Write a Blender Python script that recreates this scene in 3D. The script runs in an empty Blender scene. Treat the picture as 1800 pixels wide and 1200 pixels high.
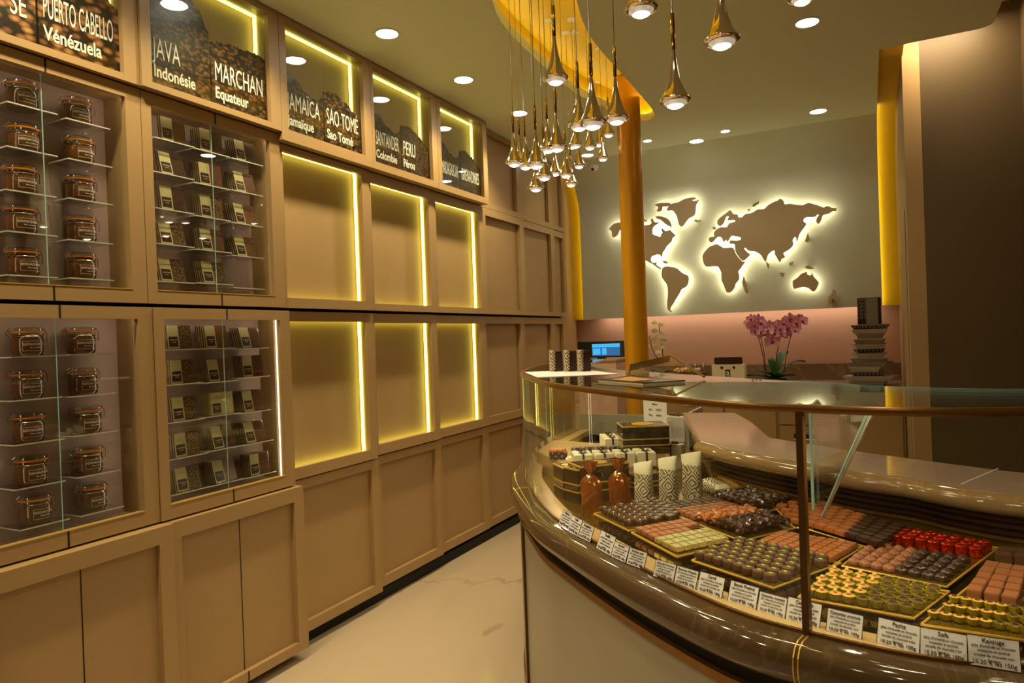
import bpy, bmesh, math, random
from mathutils import Vector, Matrix
random.seed(7)
SC = bpy.context.scene
COL = SC.collection
PI = math.pi
# ---------------------------------------------------------------- camera
FPX, RHO, YAW, PITCH, HC = 1220.0, math.radians(2.06), math.radians(27.3), math.radians(-.28), 1.35
Fv = Vector((-math.sin(YAW)*math.cos(PITCH), math.cos(YAW)*math.cos(PITCH), math.sin(PITCH)))
R0 = Vector((math.cos(YAW), math.sin(YAW), 0)); U0 = R0.cross(Fv)
Rv = math.cos(RHO)*R0 - math.sin(RHO)*U0
Uv = math.sin(RHO)*R0 + math.cos(RHO)*U0
CAMP = Vector((0, 0, HC))
cd = bpy.data.cameras.new('camera'); cam = bpy.data.objects.new('camera', cd); COL.objects.link(cam)
cd.sensor_width = 36; cd.lens = FPX/1800*36; cd.clip_start = .02; cd.clip_end = 60
mw = Matrix((Rv, Uv, -Fv)).transposed().to_4x4(); mw.translation = CAMP
cam.matrix_world = mw; SC.camera = cam
def ray(x, y): return Fv*FPX + Rv*(x-900) + Uv*(600-y)
def onz(x, y, z):
    d = ray(x, y); return CAMP + d*((z-HC)/d.z)
def onx(x, y, X):
    d = ray(x, y); return CAMP + d*(X/d.x)
def ony(x, y, Y):
    d = ray(x, y); return CAMP + d*(Y/d.y)
# ---------------------------------------------------------------- world, exposure
w = bpy.data.worlds.new('world'); SC.world = w; w.use_nodes = True
w.node_tree.nodes['Background'].inputs[0].default_value = (1, .8, .55, 1)
w.node_tree.nodes['Background'].inputs[1].default_value = .05
vs = SC.view_settings; vs.view_transform = 'Standard'; vs.look = 'None'; vs.gamma = 1; vs.use_curve_mapping = False
vs.exposure = 0.06
SC.cycles.use_denoising = True
SC.cycles.max_bounces = 8; SC.cycles.transparent_max_bounces = 24; SC.cycles.caustics_reflective = False; SC.cycles.caustics_refractive = False
SC.cycles.sample_clamp_indirect = 4.0
SPOT_W, PEND_W = 40.0, .6
WARM = (1.0, .84, .50)
CEIL = 2.78
DOWN = [(-1.945, y, .05) for y in (-.1, .58, 1.26, 1.94, 2.62, 3.30, 3.98)] + [(-.219, 3.558, .05), (-.262, 5.05, .05), (-.274, 5.45, .05), (-1.116, 5.30, .05),
        (-1.95, 5.20, .045), (-.25, .6, .05), (-.25, -.6, .05), (-1.0, -.9, .05)]
SMALL = [(-.88, 5.158, .03), (-1.428, 5.075, .03), (-1.97, 4.93, .027)]
def lamp(name, kind, loc, watt, color=WARM, size=.05, rot=None, spot=None, blend=.6):
    l = bpy.data.lights.new(name, kind); o = bpy.data.objects.new(name, l); COL.objects.link(o); o.location = loc
    l.energy = watt; l.color = color
    if kind == 'AREA': l.shape = 'RECTANGLE' if isinstance(size, tuple) else 'DISK'; l.size = size[0] if isinstance(size, tuple) else size
    if isinstance(size, tuple): l.size_y = size[1]
    if kind in ('SPOT', 'POINT'): l.shadow_soft_size = size
    if kind == 'SPOT': l.spot_size = spot or math.radians(110); l.spot_blend = blend
    if rot: o.rotation_euler = rot
    return o
for x, y, r in DOWN: lamp('downlight_beam', 'SPOT', (x, y, CEIL-.02), SPOT_W*(1.0 if x < -1.9 and y < 5 else .55 if y < 4.5 else .07), size=.035, spot=math.radians(120), blend=.75)
for x, y, r in SMALL: lamp('downlight_beam', 'SPOT', (x, y, CEIL-.02), SPOT_W*.08, size=.02, spot=math.radians(110), blend=.8)
# ---------------------------------------------------------------- materials
def lin(c): return tuple((v/255/12.92 if v/255 <= .04045 else ((v/255+.055)/1.055)**2.4) for v in c)
def base_mat(name):
    m = bpy.data.materials.new(name); m.use_nodes = True; nt = m.node_tree
    return m, nt, nt.nodes['Principled BSDF']
def N(nt, t, **k):
    n = nt.nodes.new(t)
    for a, b in k.items(): setattr(n, a, b)
    return n
def mat(name, rgb, rough=.5, metal=0., spec=.5, var=0., vscale=8., bump=0., bscale=200., emit=None, es=0., coat=0., trans=0.):
    m, nt, p = base_mat(name); c = lin(rgb)
    p.inputs['Base Color'].default_value = (*c, 1); p.inputs['Roughness'].default_value = rough
    p.inputs['Metallic'].default_value = metal; p.inputs['Specular IOR Level'].default_value = spec
    p.inputs['Coat Weight'].default_value = coat; p.inputs['Transmission Weight'].default_value = trans
    tc = N(nt, 'ShaderNodeTexCoord')
    if var > 0:
        n = N(nt, 'ShaderNodeTexNoise'); n.inputs['Scale'].default_value = vscale; n.inputs['Detail'].default_value = 4
        r = N(nt, 'ShaderNodeMixRGB'); r.inputs[1].default_value = (*[v*(1-var) for v in c], 1); r.inputs[2].default_value = (*[min(1, v*(1+var)) for v in c], 1)
        nt.links.new(tc.outputs['Object'], n.inputs['Vector']); nt.links.new(n.outputs['Fac'], r.inputs[0]); nt.links.new(r.outputs[0], p.inputs['Base Color'])
    if bump > 0:
        n = N(nt, 'ShaderNodeTexNoise'); n.inputs['Scale'].default_value = bscale
        b = N(nt, 'ShaderNodeBump'); b.inputs['Strength'].default_value = bump; b.inputs['Distance'].default_value = .002
        nt.links.new(tc.outputs['Object'], n.inputs['Vector']); nt.links.new(n.outputs['Fac'], b.inputs['Height']); nt.links.new(b.outputs[0], p.inputs['Normal'])
    if emit: p.inputs['Emission Color'].default_value = (*emit, 1); p.inputs['Emission Strength'].default_value = es
    return m
def emis(name, col, s): return mat(name, (20, 20, 20), emit=col, es=s)
def glassmat(name, tint=(1, 1, 1), rough=0.0, f0=.05, k=.95):
    m, nt, p = base_mat(name); nt.nodes.remove(p); out = nt.nodes['Material Output']
    t = N(nt, 'ShaderNodeBsdfTransparent'); t.inputs[0].default_value = (*tint, 1)
    g = N(nt, 'ShaderNodeBsdfGlossy'); g.inputs['Roughness'].default_value = rough
    lw = N(nt, 'ShaderNodeLayerWeight'); lw.inputs[0].default_value = .5
    a = N(nt, 'ShaderNodeMath', operation='POWER'); a.inputs[1].default_value = 5
    b = N(nt, 'ShaderNodeMath', operation='MULTIPLY_ADD'); b.inputs[1].default_value = k; b.inputs[2].default_value = f0
    mx = N(nt, 'ShaderNodeMixShader')
    nt.links.new(lw.outputs['Facing'], a.inputs[0]); nt.links.new(a.outputs[0], b.inputs[0]); nt.links.new(b.outputs[0], mx.inputs[0])
    nt.links.new(t.outputs[0], mx.inputs[1]); nt.links.new(g.outputs[0], mx.inputs[2]); nt.links.new(mx.outputs[0], out.inputs['Surface'])
    return m
def marble(name, base, vein, scale=1.3, rough=.12, vw=.02, cloud=.12):
    m, nt, p = base_mat(name); tc = N(nt, 'ShaderNodeTexCoord')
    mp = N(nt, 'ShaderNodeMapping'); mp.inputs['Scale'].default_value = (1.0, .55, 1); mp.inputs['Rotation'].default_value = (0, 0, .5)
    n1 = N(nt, 'ShaderNodeTexNoise'); n1.inputs['Scale'].default_value = scale; n1.inputs['Detail'].default_value = 7; n1.inputs['Roughness'].default_value = .55; n1.inputs['Distortion'].default_value = .6
    s = N(nt, 'ShaderNodeMath', operation='SUBTRACT'); s.inputs[1].default_value = .5
    a = N(nt, 'ShaderNodeMath', operation='ABSOLUTE')
    r = N(nt, 'ShaderNodeValToRGB'); r.color_ramp.elements[0].color = (1, 1, 1, 1); r.color_ramp.elements[0].position = 0; r.color_ramp.elements[1].position = vw; r.color_ramp.elements[1].color = (0, 0, 0, 1)
    n2 = N(nt, 'ShaderNodeTexNoise'); n2.inputs['Scale'].default_value = 2.1; n2.inputs['Detail'].default_value = 3
    mm = N(nt, 'ShaderNodeMath', operation='MULTIPLY')
    b = lin(base); v = lin(vein)
    c1 = N(nt, 'ShaderNodeMixRGB'); c1.inputs[1].default_value = (*[x*(1-cloud) for x in b], 1); c1.inputs[2].default_value = (*[min(1, x*(1+cloud)) for x in b], 1)
    c2 = N(nt, 'ShaderNodeMixRGB'); c2.inputs[2].default_value = (*v, 1)
    L = nt.links.new
    L(tc.outputs['Object'], mp.inputs[0]); L(mp.outputs[0], n1.inputs['Vector']); L(mp.outputs[0], n2.inputs['Vector'])
    L(n1.outputs['Fac'], s.inputs[0]); L(s.outputs[0], a.inputs[0]); L(a.outputs[0], r.inputs[0]); L(r.outputs[0], mm.inputs[0]); L(n2.outputs['Fac'], mm.inputs[1])
    L(n2.outputs['Fac'], c1.inputs[0]); L(c1.outputs[0], c2.inputs[1]); L(mm.outputs[0], c2.inputs[0]); L(c2.outputs[0], p.inputs['Base Color'])
    p.inputs['Roughness'].default_value = rough
    return m
def beanmat(name, scale, dark, light):
    m, nt, p = base_mat(name); tc = N(nt, 'ShaderNodeTexCoord'); L = nt.links.new
    v = N(nt, 'ShaderNodeTexVoronoi'); v.inputs['Scale'].default_value = scale
    mp = N(nt, 'ShaderNodeMapping'); mp.inputs['Scale'].default_value = (1, .75, 1.2)
    r = N(nt, 'ShaderNodeValToRGB'); r.color_ramp.elements[0].color = (*lin(light), 1); r.color_ramp.elements[0].position = .08
    r.color_ramp.elements[1].color = (*lin(dark), 1); r.color_ramp.elements[1].position = .62
    hs = N(nt, 'ShaderNodeMixRGB', blend_type='MULTIPLY'); hs.inputs[0].default_value = .55
    L(tc.outputs['Object'], mp.inputs[0]); L(mp.outputs[0], v.inputs['Vector']); L(v.outputs['Distance'], r.inputs[0]); L(r.outputs[0], hs.inputs[1])
    bw = N(nt, 'ShaderNodeRGBToBW'); L(v.outputs['Color'], bw.inputs[0]); L(bw.outputs[0], hs.inputs[2]); L(hs.outputs[0], p.inputs['Base Color'])
    p.inputs['Roughness'].default_value = .35
    return m
def patmat(name, light, dark, scale=9., freq=52., rough=.4, metal=0., thr=.1, rand=.45):
    m, nt, p = base_mat(name); tc = N(nt, 'ShaderNodeTexCoord'); L = nt.links.new
    v = N(nt, 'ShaderNodeTexVoronoi', distance='MANHATTAN'); v.inputs['Scale'].default_value = scale; v.inputs['Randomness'].default_value = rand
    k = N(nt, 'ShaderNodeMath', operation='MULTIPLY'); k.inputs[1].default_value = freq
    s = N(nt, 'ShaderNodeMath', operation='SINE')
    g = N(nt, 'ShaderNodeMath', operation='GREATER_THAN'); g.inputs[1].default_value = thr
    c = N(nt, 'ShaderNodeMixRGB'); c.inputs[1].default_value = (*lin(light), 1); c.inputs[2].default_value = (*lin(dark), 1)
    L(tc.outputs['Object'], v.inputs['Vector']); L(v.outputs['Distance'], k.inputs[0]); L(k.outputs[0], s.inputs[0]); L(s.outputs[0], g.inputs[0]); L(g.outputs[0], c.inputs[0]); L(c.outputs[0], p.inputs['Base Color'])
    p.inputs['Roughness'].default_value = rough; p.inputs['Metallic'].default_value = metal
    return m
M = dict(
 paint=mat('taupe lacquer', (168, 136, 90), .42, var=.03, bump=.05, bscale=300), panel=mat('linen panel', (168, 136, 90), .6, var=.04, bump=.25, bscale=420),
 niche=mat('mauve lining', (176, 150, 140), .55, var=.04, bump=.2, bscale=400), dark=mat('shadow gap black', (14, 11, 8), .7, var=.1),
 ceiling=mat('ceiling paint', (226, 230, 208), .75, var=.03, bump=.06), mapwall=mat('sage grey wall', (198, 198, 174), .7, var=.04, bump=.12, bscale=60),
 post=mat('dark bronze post', (88, 58, 24), .3, metal=.3, var=.05), pink=mat('pink beige splashback', (206, 168, 146), .35, var=.03), yellow=mat('yellow lacquer', (222, 178, 6), .5, var=.05),
 gold=mat('satin gold column', (214, 150, 22), .34, metal=.35, var=.06, vscale=3), brass=mat('brushed brass', (140, 100, 44), .35, metal=.7, var=.08, vscale=30),
 bronze=mat('bronze rim', (132, 88, 34), .28, metal=.5, var=.05), deck=mat('polished brass deck', (176, 140, 48), .12, metal=.85, var=.08),
 floor=marble('cream marble floor', (188, 168, 140), (150, 118, 88), 1.0, .16, .011, .07), ledge=marble('brown marble', (86, 66, 42), (112, 90, 60), 2.2, .07, .008, .10), roll=marble('honey stone roll', (150, 118, 78), (170, 140, 96), 2.2, .08, .008, .08),
 work=marble('rose taupe stone', (176, 150, 134), (190, 170, 152), 2.0, .08, .006, .05), splash=marble('dark splash stone', (120, 98, 74), (158, 134, 104), 2.5, .1, .02, .12),
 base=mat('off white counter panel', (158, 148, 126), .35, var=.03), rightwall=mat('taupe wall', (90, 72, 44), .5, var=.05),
 white=mat('white paper', (236, 228, 224), .7, var=.02), sleeve=mat('olive cream sleeve', (182, 168, 120), .5, var=.05), cream=mat('cream paper', (226, 214, 178), .6, var=.03), ink=mat('ink', (70, 56, 60), .7, var=.05), chalk=mat('chalk lettering', (240, 235, 225), .8, var=.02, emit=(1, .95, .85), es=.0),
 glass=glassmat('clear glass', (.97, .99, .97)), case=glassmat('case glass', (.97, .985, .95), f0=.06), acry=glassmat('acrylic', (.93, .93, .92), f0=.1), edge=mat('glass edge glow', (158, 196, 170), .15, var=.05, emit=(.55, .85, .7), es=.06),  # faint emission stands in for light the glass edges pick up
 aedge=mat('acrylic edge', (235, 230, 220), .3, var=.02), chrome=mat('polished chrome', (226, 214, 196), .06, metal=1., var=.03), chgold=mat('gold chrome', (222, 172, 70), .08, metal=1., var=.03),
 wire=mat('steel wire', (190, 184, 170), .2, metal=1., var=.05), rubber=mat('orange rubber', (226, 128, 26), .4, var=.05), spread=mat('hazelnut spread', (104, 60, 24), .12, var=.2, vscale=14, coat=.6),
 ledw=emis('led disc', (1, .93, .8), 34), ledy=emis('led lime strip', (.95, .97, .17), 4.6), ledt=emis('led thin white', (1, .86, .5), 6.), ledv=emis('led cabinet strip', (1, .86, .62), 9), ledmap=emis('map backlight', (1, .94, .64), 8.5), ledb=emis('band strip', (1, .86, .35), 11), ledc=emis('cove strip', (1, .95, .42), 12), ledp=emis('niche strip', (1, .72, .52), 9), lensring=mat('lens ring', (225, 205, 175), .08, metal=.7, emit=(1, .85, .66), es=.35), lens=emis('pendant lens', (1, .84, .66), 16),
 screen=emis('screen blue', (.05, .42, .8), 1.1), screenp=emis('screen picture', (.02, .13, .32), 1.0), black=mat('black plastic', (16, 15, 15), .25, var=.1), blackg=mat('black gold box', (44, 30, 14), .2, var=.05, coat=.6), foil=mat('gold foil trim', (224, 180, 74), .35, metal=.45, var=.08), brown=mat('dark brown card', (52, 24, 18), .3, var=.1),
 cello=mat('copper cellophane', (166, 90, 30), .14, metal=.6, var=.35, vscale=25, bump=.7, bscale=38, coat=1.), pat=patmat('cream geometric print', (216, 200, 166), (74, 58, 34), 18, 28, thr=.3, rand=.85), pat2=patmat('silver circle print', (170, 160, 146), (40, 26, 22), 26, 26, thr=.2), patb=patmat('black dot print', (34, 22, 20), (200, 190, 180), 40, 9, thr=.93, rand=.1),
 grey=mat('grey card sleeve', (176, 164, 150), .3, var=.1), leaf=mat('orchid leaf', (28, 84, 12), .5, var=.3), stem=mat('orchid stem', (70, 44, 28), .5, var=.2), petal=mat('pink petal', (250, 168, 200), .5, var=.25, vscale=60), petalw=mat('white petal', (224, 224, 176), .5, var=.1), lip=mat('magenta lip', (150, 30, 80), .5, var=.2), moss=mat('dark moss', (40, 34, 14), .9, var=.4), pot=mat('green glass pot', (10, 90, 44), .1, var=.1),
 lid=glassmat('jar lid glass', (.9, .92, .85), f0=.2), soil=mat('pebbles', (70, 60, 44), .6, var=.4))
CH = dict(dark=mat('dark chocolate', (56, 30, 18), .3, var=.15, vscale=90, coat=.2), milk=mat('milk chocolate', (150, 92, 56), .36, var=.1, vscale=90), caramel=mat('caramel chocolate', (168, 96, 44), .36, var=.1, vscale=90),
 mid=mat('plain chocolate', (84, 54, 36), .34, var=.12, vscale=90), pist=mat('pistachio chip', (142, 168, 30), .6, var=.2, vscale=200), foil=mat('gold wrapper', (246, 222, 156), .2, metal=.8, var=.3, vscale=70, bump=1., bscale=110),
 cup=mat('lime gold paper cup', (190, 180, 30), .3, metal=.35, var=.15, vscale=60), nut=mat('roasted hazelnut', (222, 180, 92), .5, var=.1), praline=mat('almond praline', (206, 146, 70), .55, var=.35, vscale=120, bump=.6, bscale=200), red=mat('red foil', (214, 52, 14), .16, metal=.8, var=.3, vscale=80, bump=.8, bscale=120), fruit=mat('candied fruit', (220, 120, 30), .4, var=.5, vscale=40))
for _n in M['cello'].node_tree.nodes:
    if _n.type == 'BUMP': _n.inputs['Distance'].default_value = .012
# ---------------------------------------------------------------- mesh builder
class MB:
    def __init__(s): s.v = []; s.f = []
    def add(s, vs, fs, T=None):
        n = len(s.v); s.v += [tuple(T @ Vector(v)) if T else tuple(v) for v in vs]; s.f += [tuple(i+n for i in f) for f in fs]; return s
    def box(s, x0, x1, y0, y1, z0, z1, T=None):
        return s.add([(x0,y0,z0),(x1,y0,z0),(x1,y1,z0),(x0,y1,z0),(x0,y0,z1),(x1,y0,z1),(x1,y1,z1),(x0,y1,z1)], [(0,3,2,1),(4,5,6,7),(0,1,5,4),(1,2,6,5),(2,3,7,6),(3,0,4,7)], T)
    def cbox(s, c, d, T=None): return s.box(c[0]-d[0]/2, c[0]+d[0]/2, c[1]-d[1]/2, c[1]+d[1]/2, c[2]-d[2]/2, c[2]+d[2]/2, T)
    def lathe(s, prof, n=24, T=None, cap=True):
        vs = [(r*math.cos(2*PI*k/n), r*math.sin(2*PI*k/n), z) for r, z in prof for k in range(n)]
        fs = [(i*n+k, i*n+(k+1)%n, (i+1)*n+(k+1)%n, (i+1)*n+k) for i in range(len(prof)-1) for k in range(n)]
        if cap: fs += [tuple(range(n-1, -1, -1)), tuple((len(prof)-1)*n+k for k in range(n))]
        return s.add(vs, fs, T)
    def tube(s, pts, r, n=8, T=None):
        pts = [Vector(p) for p in pts]; vs = []
        for i, p in enumerate(pts):
            d = (pts[min(i+1, len(pts)-1)] - pts[max(i-1, 0)]).normalized()
            a = d.cross(Vector((0, 0, 1)));  a = a if a.length > .05 else d.cross(Vector((1, 0, 0)))
            a.normalize(); b = d.cross(a); rr = r[i] if isinstance(r, (list, tuple)) else r
            vs += [p + (a*math.cos(2*PI*k/n) + b*math.sin(2*PI*k/n))*rr for k in range(n)]
        fs = [(i*n+k, i*n+(k+1)%n, (i+1)*n+(k+1)%n, (i+1)*n+k) for i in range(len(pts)-1) for k in range(n)]
        fs += [tuple(range(n-1, -1, -1)), tuple((len(pts)-1)*n+k for k in range(n))]
        return s.add(vs, fs, T)
    def prism(s, poly, z0, z1, T=None):
        n = len(poly)
        return s.add([(x, y, z0) for x, y in poly] + [(x, y, z1) for x, y in poly], [tuple(range(n-1, -1, -1)), tuple(range(n, 2*n))] + [(i, (i+1)%n, n+(i+1)%n, n+i) for i in range(n)], T)
    def strip(s, A, B, z0, z1):      # slab between two polylines of equal length
        n = len(A); vs = []
        for z in (z0, z1): vs += [(p[0], p[1], z) for p in A] + [(p[0], p[1], z) for p in B]
        fs = []
        for i in range(n-1): fs += [(i, i+1, n+i+1, n+i), (2*n+i, 3*n+i, 3*n+i+1, 2*n+i+1), (i, 2*n+i, 2*n+i+1, i+1), (n+i, n+i+1, 3*n+i+1, 3*n+i)]
        fs += [(0, n, 3*n, 2*n), (n-1, 3*n-1, 4*n-1, 2*n-1)]
        return s.add(vs, fs)
    def sphere(s, c, r, n=10, m=6, T=None, sc=(1, 1, 1)):
        pr = [(max(1e-4, math.sin(PI*i/m))*r, -math.cos(PI*i/m)*r) for i in range(m+1)]
        return s.lathe(pr, n, (T or Matrix()) @ Matrix.Translation(c) @ Matrix.Diagonal((*sc, 1)))
    def build(s, name, m, parent=None, smooth=False, kind=None, bevel=0, tri=False):
        me = bpy.data.meshes.new(name); me.from_pydata(s.v, [], s.f); me.update()
        bm = bmesh.new(); bm.from_mesh(me)
        if tri: bmesh.ops.triangulate(bm, faces=[f for f in bm.faces if len(f.verts) > 4])
        if bevel: bmesh.ops.bevel(bm, geom=bm.edges[:], offset=bevel, segments=2, affect='EDGES')
        bmesh.ops.recalc_face_normals(bm, faces=bm.faces); bm.to_mesh(me); bm.free()
        me.materials.append(m)
        if smooth:
            me.polygons.foreach_set('use_smooth', [len(p.vertices) <= 4 for p in me.polygons])
            try: me.set_sharp_from_angle(angle=math.radians(40))
            except Exception: pass
        o = bpy.data.objects.new(name, me); COL.objects.link(o)
        if parent: o.parent = parent
        if kind: o['kind'] = kind
        return o
def thing(name, label, cat, loc=(0, 0, 0), rz=0, group=None):
    o = bpy.data.objects.new(name, None); COL.objects.link(o); o.location = loc; o.rotation_euler = (0, 0, rz); o.empty_display_size = .05
    o['label'] = label; o['category'] = cat
    if group: o['group'] = group
    return o
def tag(o, label, cat, group=None):
    o['label'] = label; o['category'] = cat
    if group: o['group'] = group
    return o
def st(o): o['kind'] = 'structure'; return o
def dup(root, loc, label=None, group=None, rot=None):
    r = root.copy(); COL.objects.link(r); r.location = loc
    if rot: r.rotation_euler = rot
    if label: r['label'] = label
    if group: r['group'] = group
    for ch in list(root.children):
        c = ch.copy(); COL.objects.link(c); c.parent = r
        for g in ch.children:
            d = g.copy(); COL.objects.link(d); d.parent = c
    return r
class Proto:                         # first placement uses the built thing itself, later ones copies
    def __init__(s, root): s.root = root; s.used = False
    def put(s, loc, rot, label, group, scale=1):
        if s.used: o = dup(s.root, loc, label, group, rot)
        else:
            o = s.root; o.location = loc; o.rotation_euler = rot; o['label'] = label; s.used = True
            if group: o['group'] = group
        if group is None and 'group' in o: del o['group']
        o.scale = (scale,)*3
        return o
_tx = {}
def textmesh(txt, size, align='LEFT', bold=0.0, xs=1.0):
    k = (txt, size, align, bold, xs)
    if k not in _tx:
        c = bpy.data.curves.new('t', 'FONT'); c.body = txt; c.size = 1; c.align_x = align; c.offset = bold/size; c.resolution_u = 3; c.extrude = .01
        o = bpy.data.objects.new('t', c); COL.objects.link(o)
        me = bpy.data.meshes.new_from_object(o.evaluated_get(bpy.context.evaluated_depsgraph_get()))
        bpy.data.objects.remove(o)
        vs = [(v.co.x*xs*size, v.co.y*size, v.co.z*.04) for v in me.vertices]; fs = [tuple(p.vertices) for p in me.polygons]
        _tx[k] = (vs, fs)
    return _tx[k]
FACE_X = Matrix(((0, 0, 1, 0), (1, 0, 0, 0), (0, 1, 0, 0), (0, 0, 0, 1)))     # text plane facing +X, reading towards +Y
FACE_NY = Matrix(((1, 0, 0, 0), (0, 0, -1, 0), (0, 1, 0, 0), (0, 0, 0, 1)))   # text plane facing -Y
def spl(pts, n=10):
    P = [Vector(p) for p in pts]; out = []
    for i in range(len(P)-1):
        a, b, c, d = P[max(i-1, 0)], P[i], P[i+1], P[min(i+2, len(P)-1)]
        for k in range(n):
            t = k/n; out.append(.5*((2*b) + (c-a)*t + (2*a-5*b+4*c-d)*t*t + (3*b-a-3*c+d)*t**3))
    return out + [P[-1]]
def resample(P, n):
    L = [0]
    for i in range(1, len(P)): L.append(L[-1] + (P[i]-P[i-1]).length)
    out = []; j = 0
    for k in range(n):
        t = L[-1]*k/(n-1)
        while j < len(P)-2 and L[j+1] < t: j += 1
        u = (t-L[j])/max(1e-9, L[j+1]-L[j]); out.append(P[j].lerp(P[j+1], min(1, u)))
    return out
def off(P, d):
    out = []
    for i, p in enumerate(P):
        t = (P[min(i+1, len(P)-1)] - P[max(i-1, 0)]); t = Vector((t.x, t.y)).normalized(); out.append(Vector((p[0]-t.y*d, p[1]+t.x*d)))
    return out
# ---------------------------------------------------------------- room shell
XR = .74
st(MB().box(-2.7, 1.2, -1.8, 6.3, -.1, 0).build('floor', M['floor']))
XW = -2.48
st(MB().box(XW-.1, XW, -1.8, 6.1, 0, 3.0).build('wall_left', M['panel']))
st(MB().box(-2.7, 1.2, -1.9, -1.8, 0, 3.1).build('wall_front', M['rightwall']))
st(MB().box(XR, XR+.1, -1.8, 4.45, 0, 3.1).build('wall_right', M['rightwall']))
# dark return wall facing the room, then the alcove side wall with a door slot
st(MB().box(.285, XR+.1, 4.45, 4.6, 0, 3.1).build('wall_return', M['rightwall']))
b = MB(); b.box(.2, .284, 4.45, 4.62, 0, 3.1); b.box(.2, .284, 4.72, 6.1, 0, 3.1); b.box(.2, .284, 4.62, 4.72, 2.02, 3.1)
st(b.build('wall_alcove', M['panel']))
st(MB().box(.262, .275, 4.62, 4.72, 0, 2.02).build('door_1', M['black']))
st(MB().box(-2.6, .4, 6.0, 6.1, 0, 3.0).build('wall_back', M['pink']))
# cove above the slab edge on the right
st(MB().box(.05, 1.2, -1.8, 4.7, 3.02, 3.1).build('trim_1', M['yellow']))
# ceiling slab with crescent opening
CRO = [(-1.377, 2.597), (-1.438, 2.788), (-1.476, 3.096), (-1.502, 3.766), (-1.449, 4.168), (-1.36, 4.50), (-1.29, 4.60), (-1.204, 4.463), (-1.179, 3.976), (-1.171, 3.701), (-1.15, 3.168), (-1.07, 2.785), (-.93, 2.3), (-.72, 1.75), (-.44, 1.25), (-.55, .9), (-.85, 1.25), (-1.15, 1.85)]
cres = [p for p in spl([(*p, 0) for p in CRO] + [(*CRO[0], 0)], 5)][:-1]
_n = len(cres); _ar = sum(cres[i].x*cres[(i+1) % _n].y - cres[(i+1) % _n].x*cres[i].y for i in range(_n)); _s = -1 if _ar > 0 else 1
def cofs(d):      # the crescent outline pushed outwards by d
    out = []
    for i in range(_n):
        t = cres[(i+1) % _n]-cres[i-1]; t = Vector((t.x, t.y)).normalized(); out.append(Vector((cres[i].x - t.y*d*_s, cres[i].y + t.x*d*_s, 0)))
    return out
def slab_with_hole(outer, hole, z0, z1, name, m):
    bm = bmesh.new()
    def loop(pts, z):
        vs = [bm.verts.new((p[0], p[1], z)) for p in pts]; return [bm.edges.new((vs[i], vs[(i+1) % len(vs)])) for i in range(len(vs))], vs
    e1, v1 = loop(outer, z0); e2, v2 = loop(hole, z0)
    bmesh.ops.triangle_fill(bm, use_beauty=True, use_dissolve=False, edges=e1+e2)
    e3, v3 = loop(outer, z1); e4, v4 = loop(hole, z1)
    bmesh.ops.triangle_fill(bm, use_beauty=True, use_dissolve=False, edges=e3+e4)
    for A, B in ((v1, v3), (v2, v4)):
        for i in range(len(A)):
            j = (i+1) % len(A); bm.faces.new((A[i], A[j], B[j], B[i]))
    bmesh.ops.recalc_face_normals(bm, faces=bm.faces)
    me = bpy.data.meshes.new(name); bm.to_mesh(me); bm.free(); me.materials.append(m)
    o = bpy.data.objects.new(name, me); COL.objects.link(o); return o
YP, RC, XL, XE = 5.75, .42, -2.25, .085     # map panel plane, ceiling curve radius, panel side edges
corner = [(.57-.06*(1-math.cos(a)), 4.04+.06*math.sin(a)) for a in [PI/2*k/6 for k in range(7)]]
outer = [(XW, -1.8), (.57, -1.8)] + corner + [(XE, 4.11), (XE, YP-RC), (XL, YP-RC), (XW, YP-RC)]
st(slab_with_hole(outer, [(p.x, p.y) for p in cres], CEIL, CEIL+.05, 'ceiling', M['ceiling']))
# recess of the crescent, wider than the opening, with a hidden strip on the lip
bm = MB(); n = len(cres); vs = []; fs = []; wide = cofs(.05)
for p in wide: vs += [(p.x, p.y, CEIL+.05), (p.x, p.y, CEIL+.17)]
for i in range(n): j = (i+1) % n; fs.append((2*i, 2*j, 2*j+1, 2*i+1))
bm.add(vs, fs); bm.prism([(p.x, p.y) for p in wide], CEIL+.17, CEIL+.19)
cc = st(bm.build('trim_2', M['yellow'], tri=True))
st_ = cofs(.035)
MB().tube([(p.x, p.y, CEIL+.057) for p in st_] + [(st_[0].x, st_[0].y, CEIL+.057)], .004, 5).build('led_strip', M['ledc'], cc)
# back panel: ceiling curving down into the map wall, and yellow returns either side
def curvepanel(x0, x1, yp, rc, zb, th, name, m, cz=None, y0=None):
    CEIL = cz or 2.78
    pr = [(y0 or yp-rc-.001, CEIL)] + [(yp-rc+rc*math.sin(a), CEIL-rc+rc*math.cos(a)) for a in [PI/2*k/14 for k in range(15)]] + [(yp, zb)]
    vs = []; fs = []; n = len(pr)
    inner = [(y0 or yp-rc-.001, CEIL+th)] + [(yp-rc+(rc+th)*math.sin(a), CEIL-rc+(rc+th)*math.cos(a)) for a in [PI/2*k/14 for k in range(15)]] + [(yp+th, zb)]
    for X in (x0, x1):
        vs += [(X, y, z) for y, z in pr] + [(X, y, z) for y, z in inner]
    for i in range(n-1):
        fs += [(i, i+1, 2*n+i+1, 2*n+i), (n+i, 3*n+i, 3*n+i+1, n+i+1), (i, n+i, n+i+1, i+1), (2*n+i, 2*n+i+1, 3*n+i+1, 3*n+i)]
    fs += [(n-1, 2*n-1, 4*n-1, 3*n-1), (0, 2*n, 3*n, n)]
    return MB().add(vs, fs).build(name, m, smooth=True)
st(curvepanel(XL, XE, YP, RC, 1.49, .014, 'wall_map', M['mapwall']))
st(curvepanel(XE-.04, .205, YP+.06, RC, 1.49, .01, 'trim_3', M['yellow'], CEIL+.06, 4.06))
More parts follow.
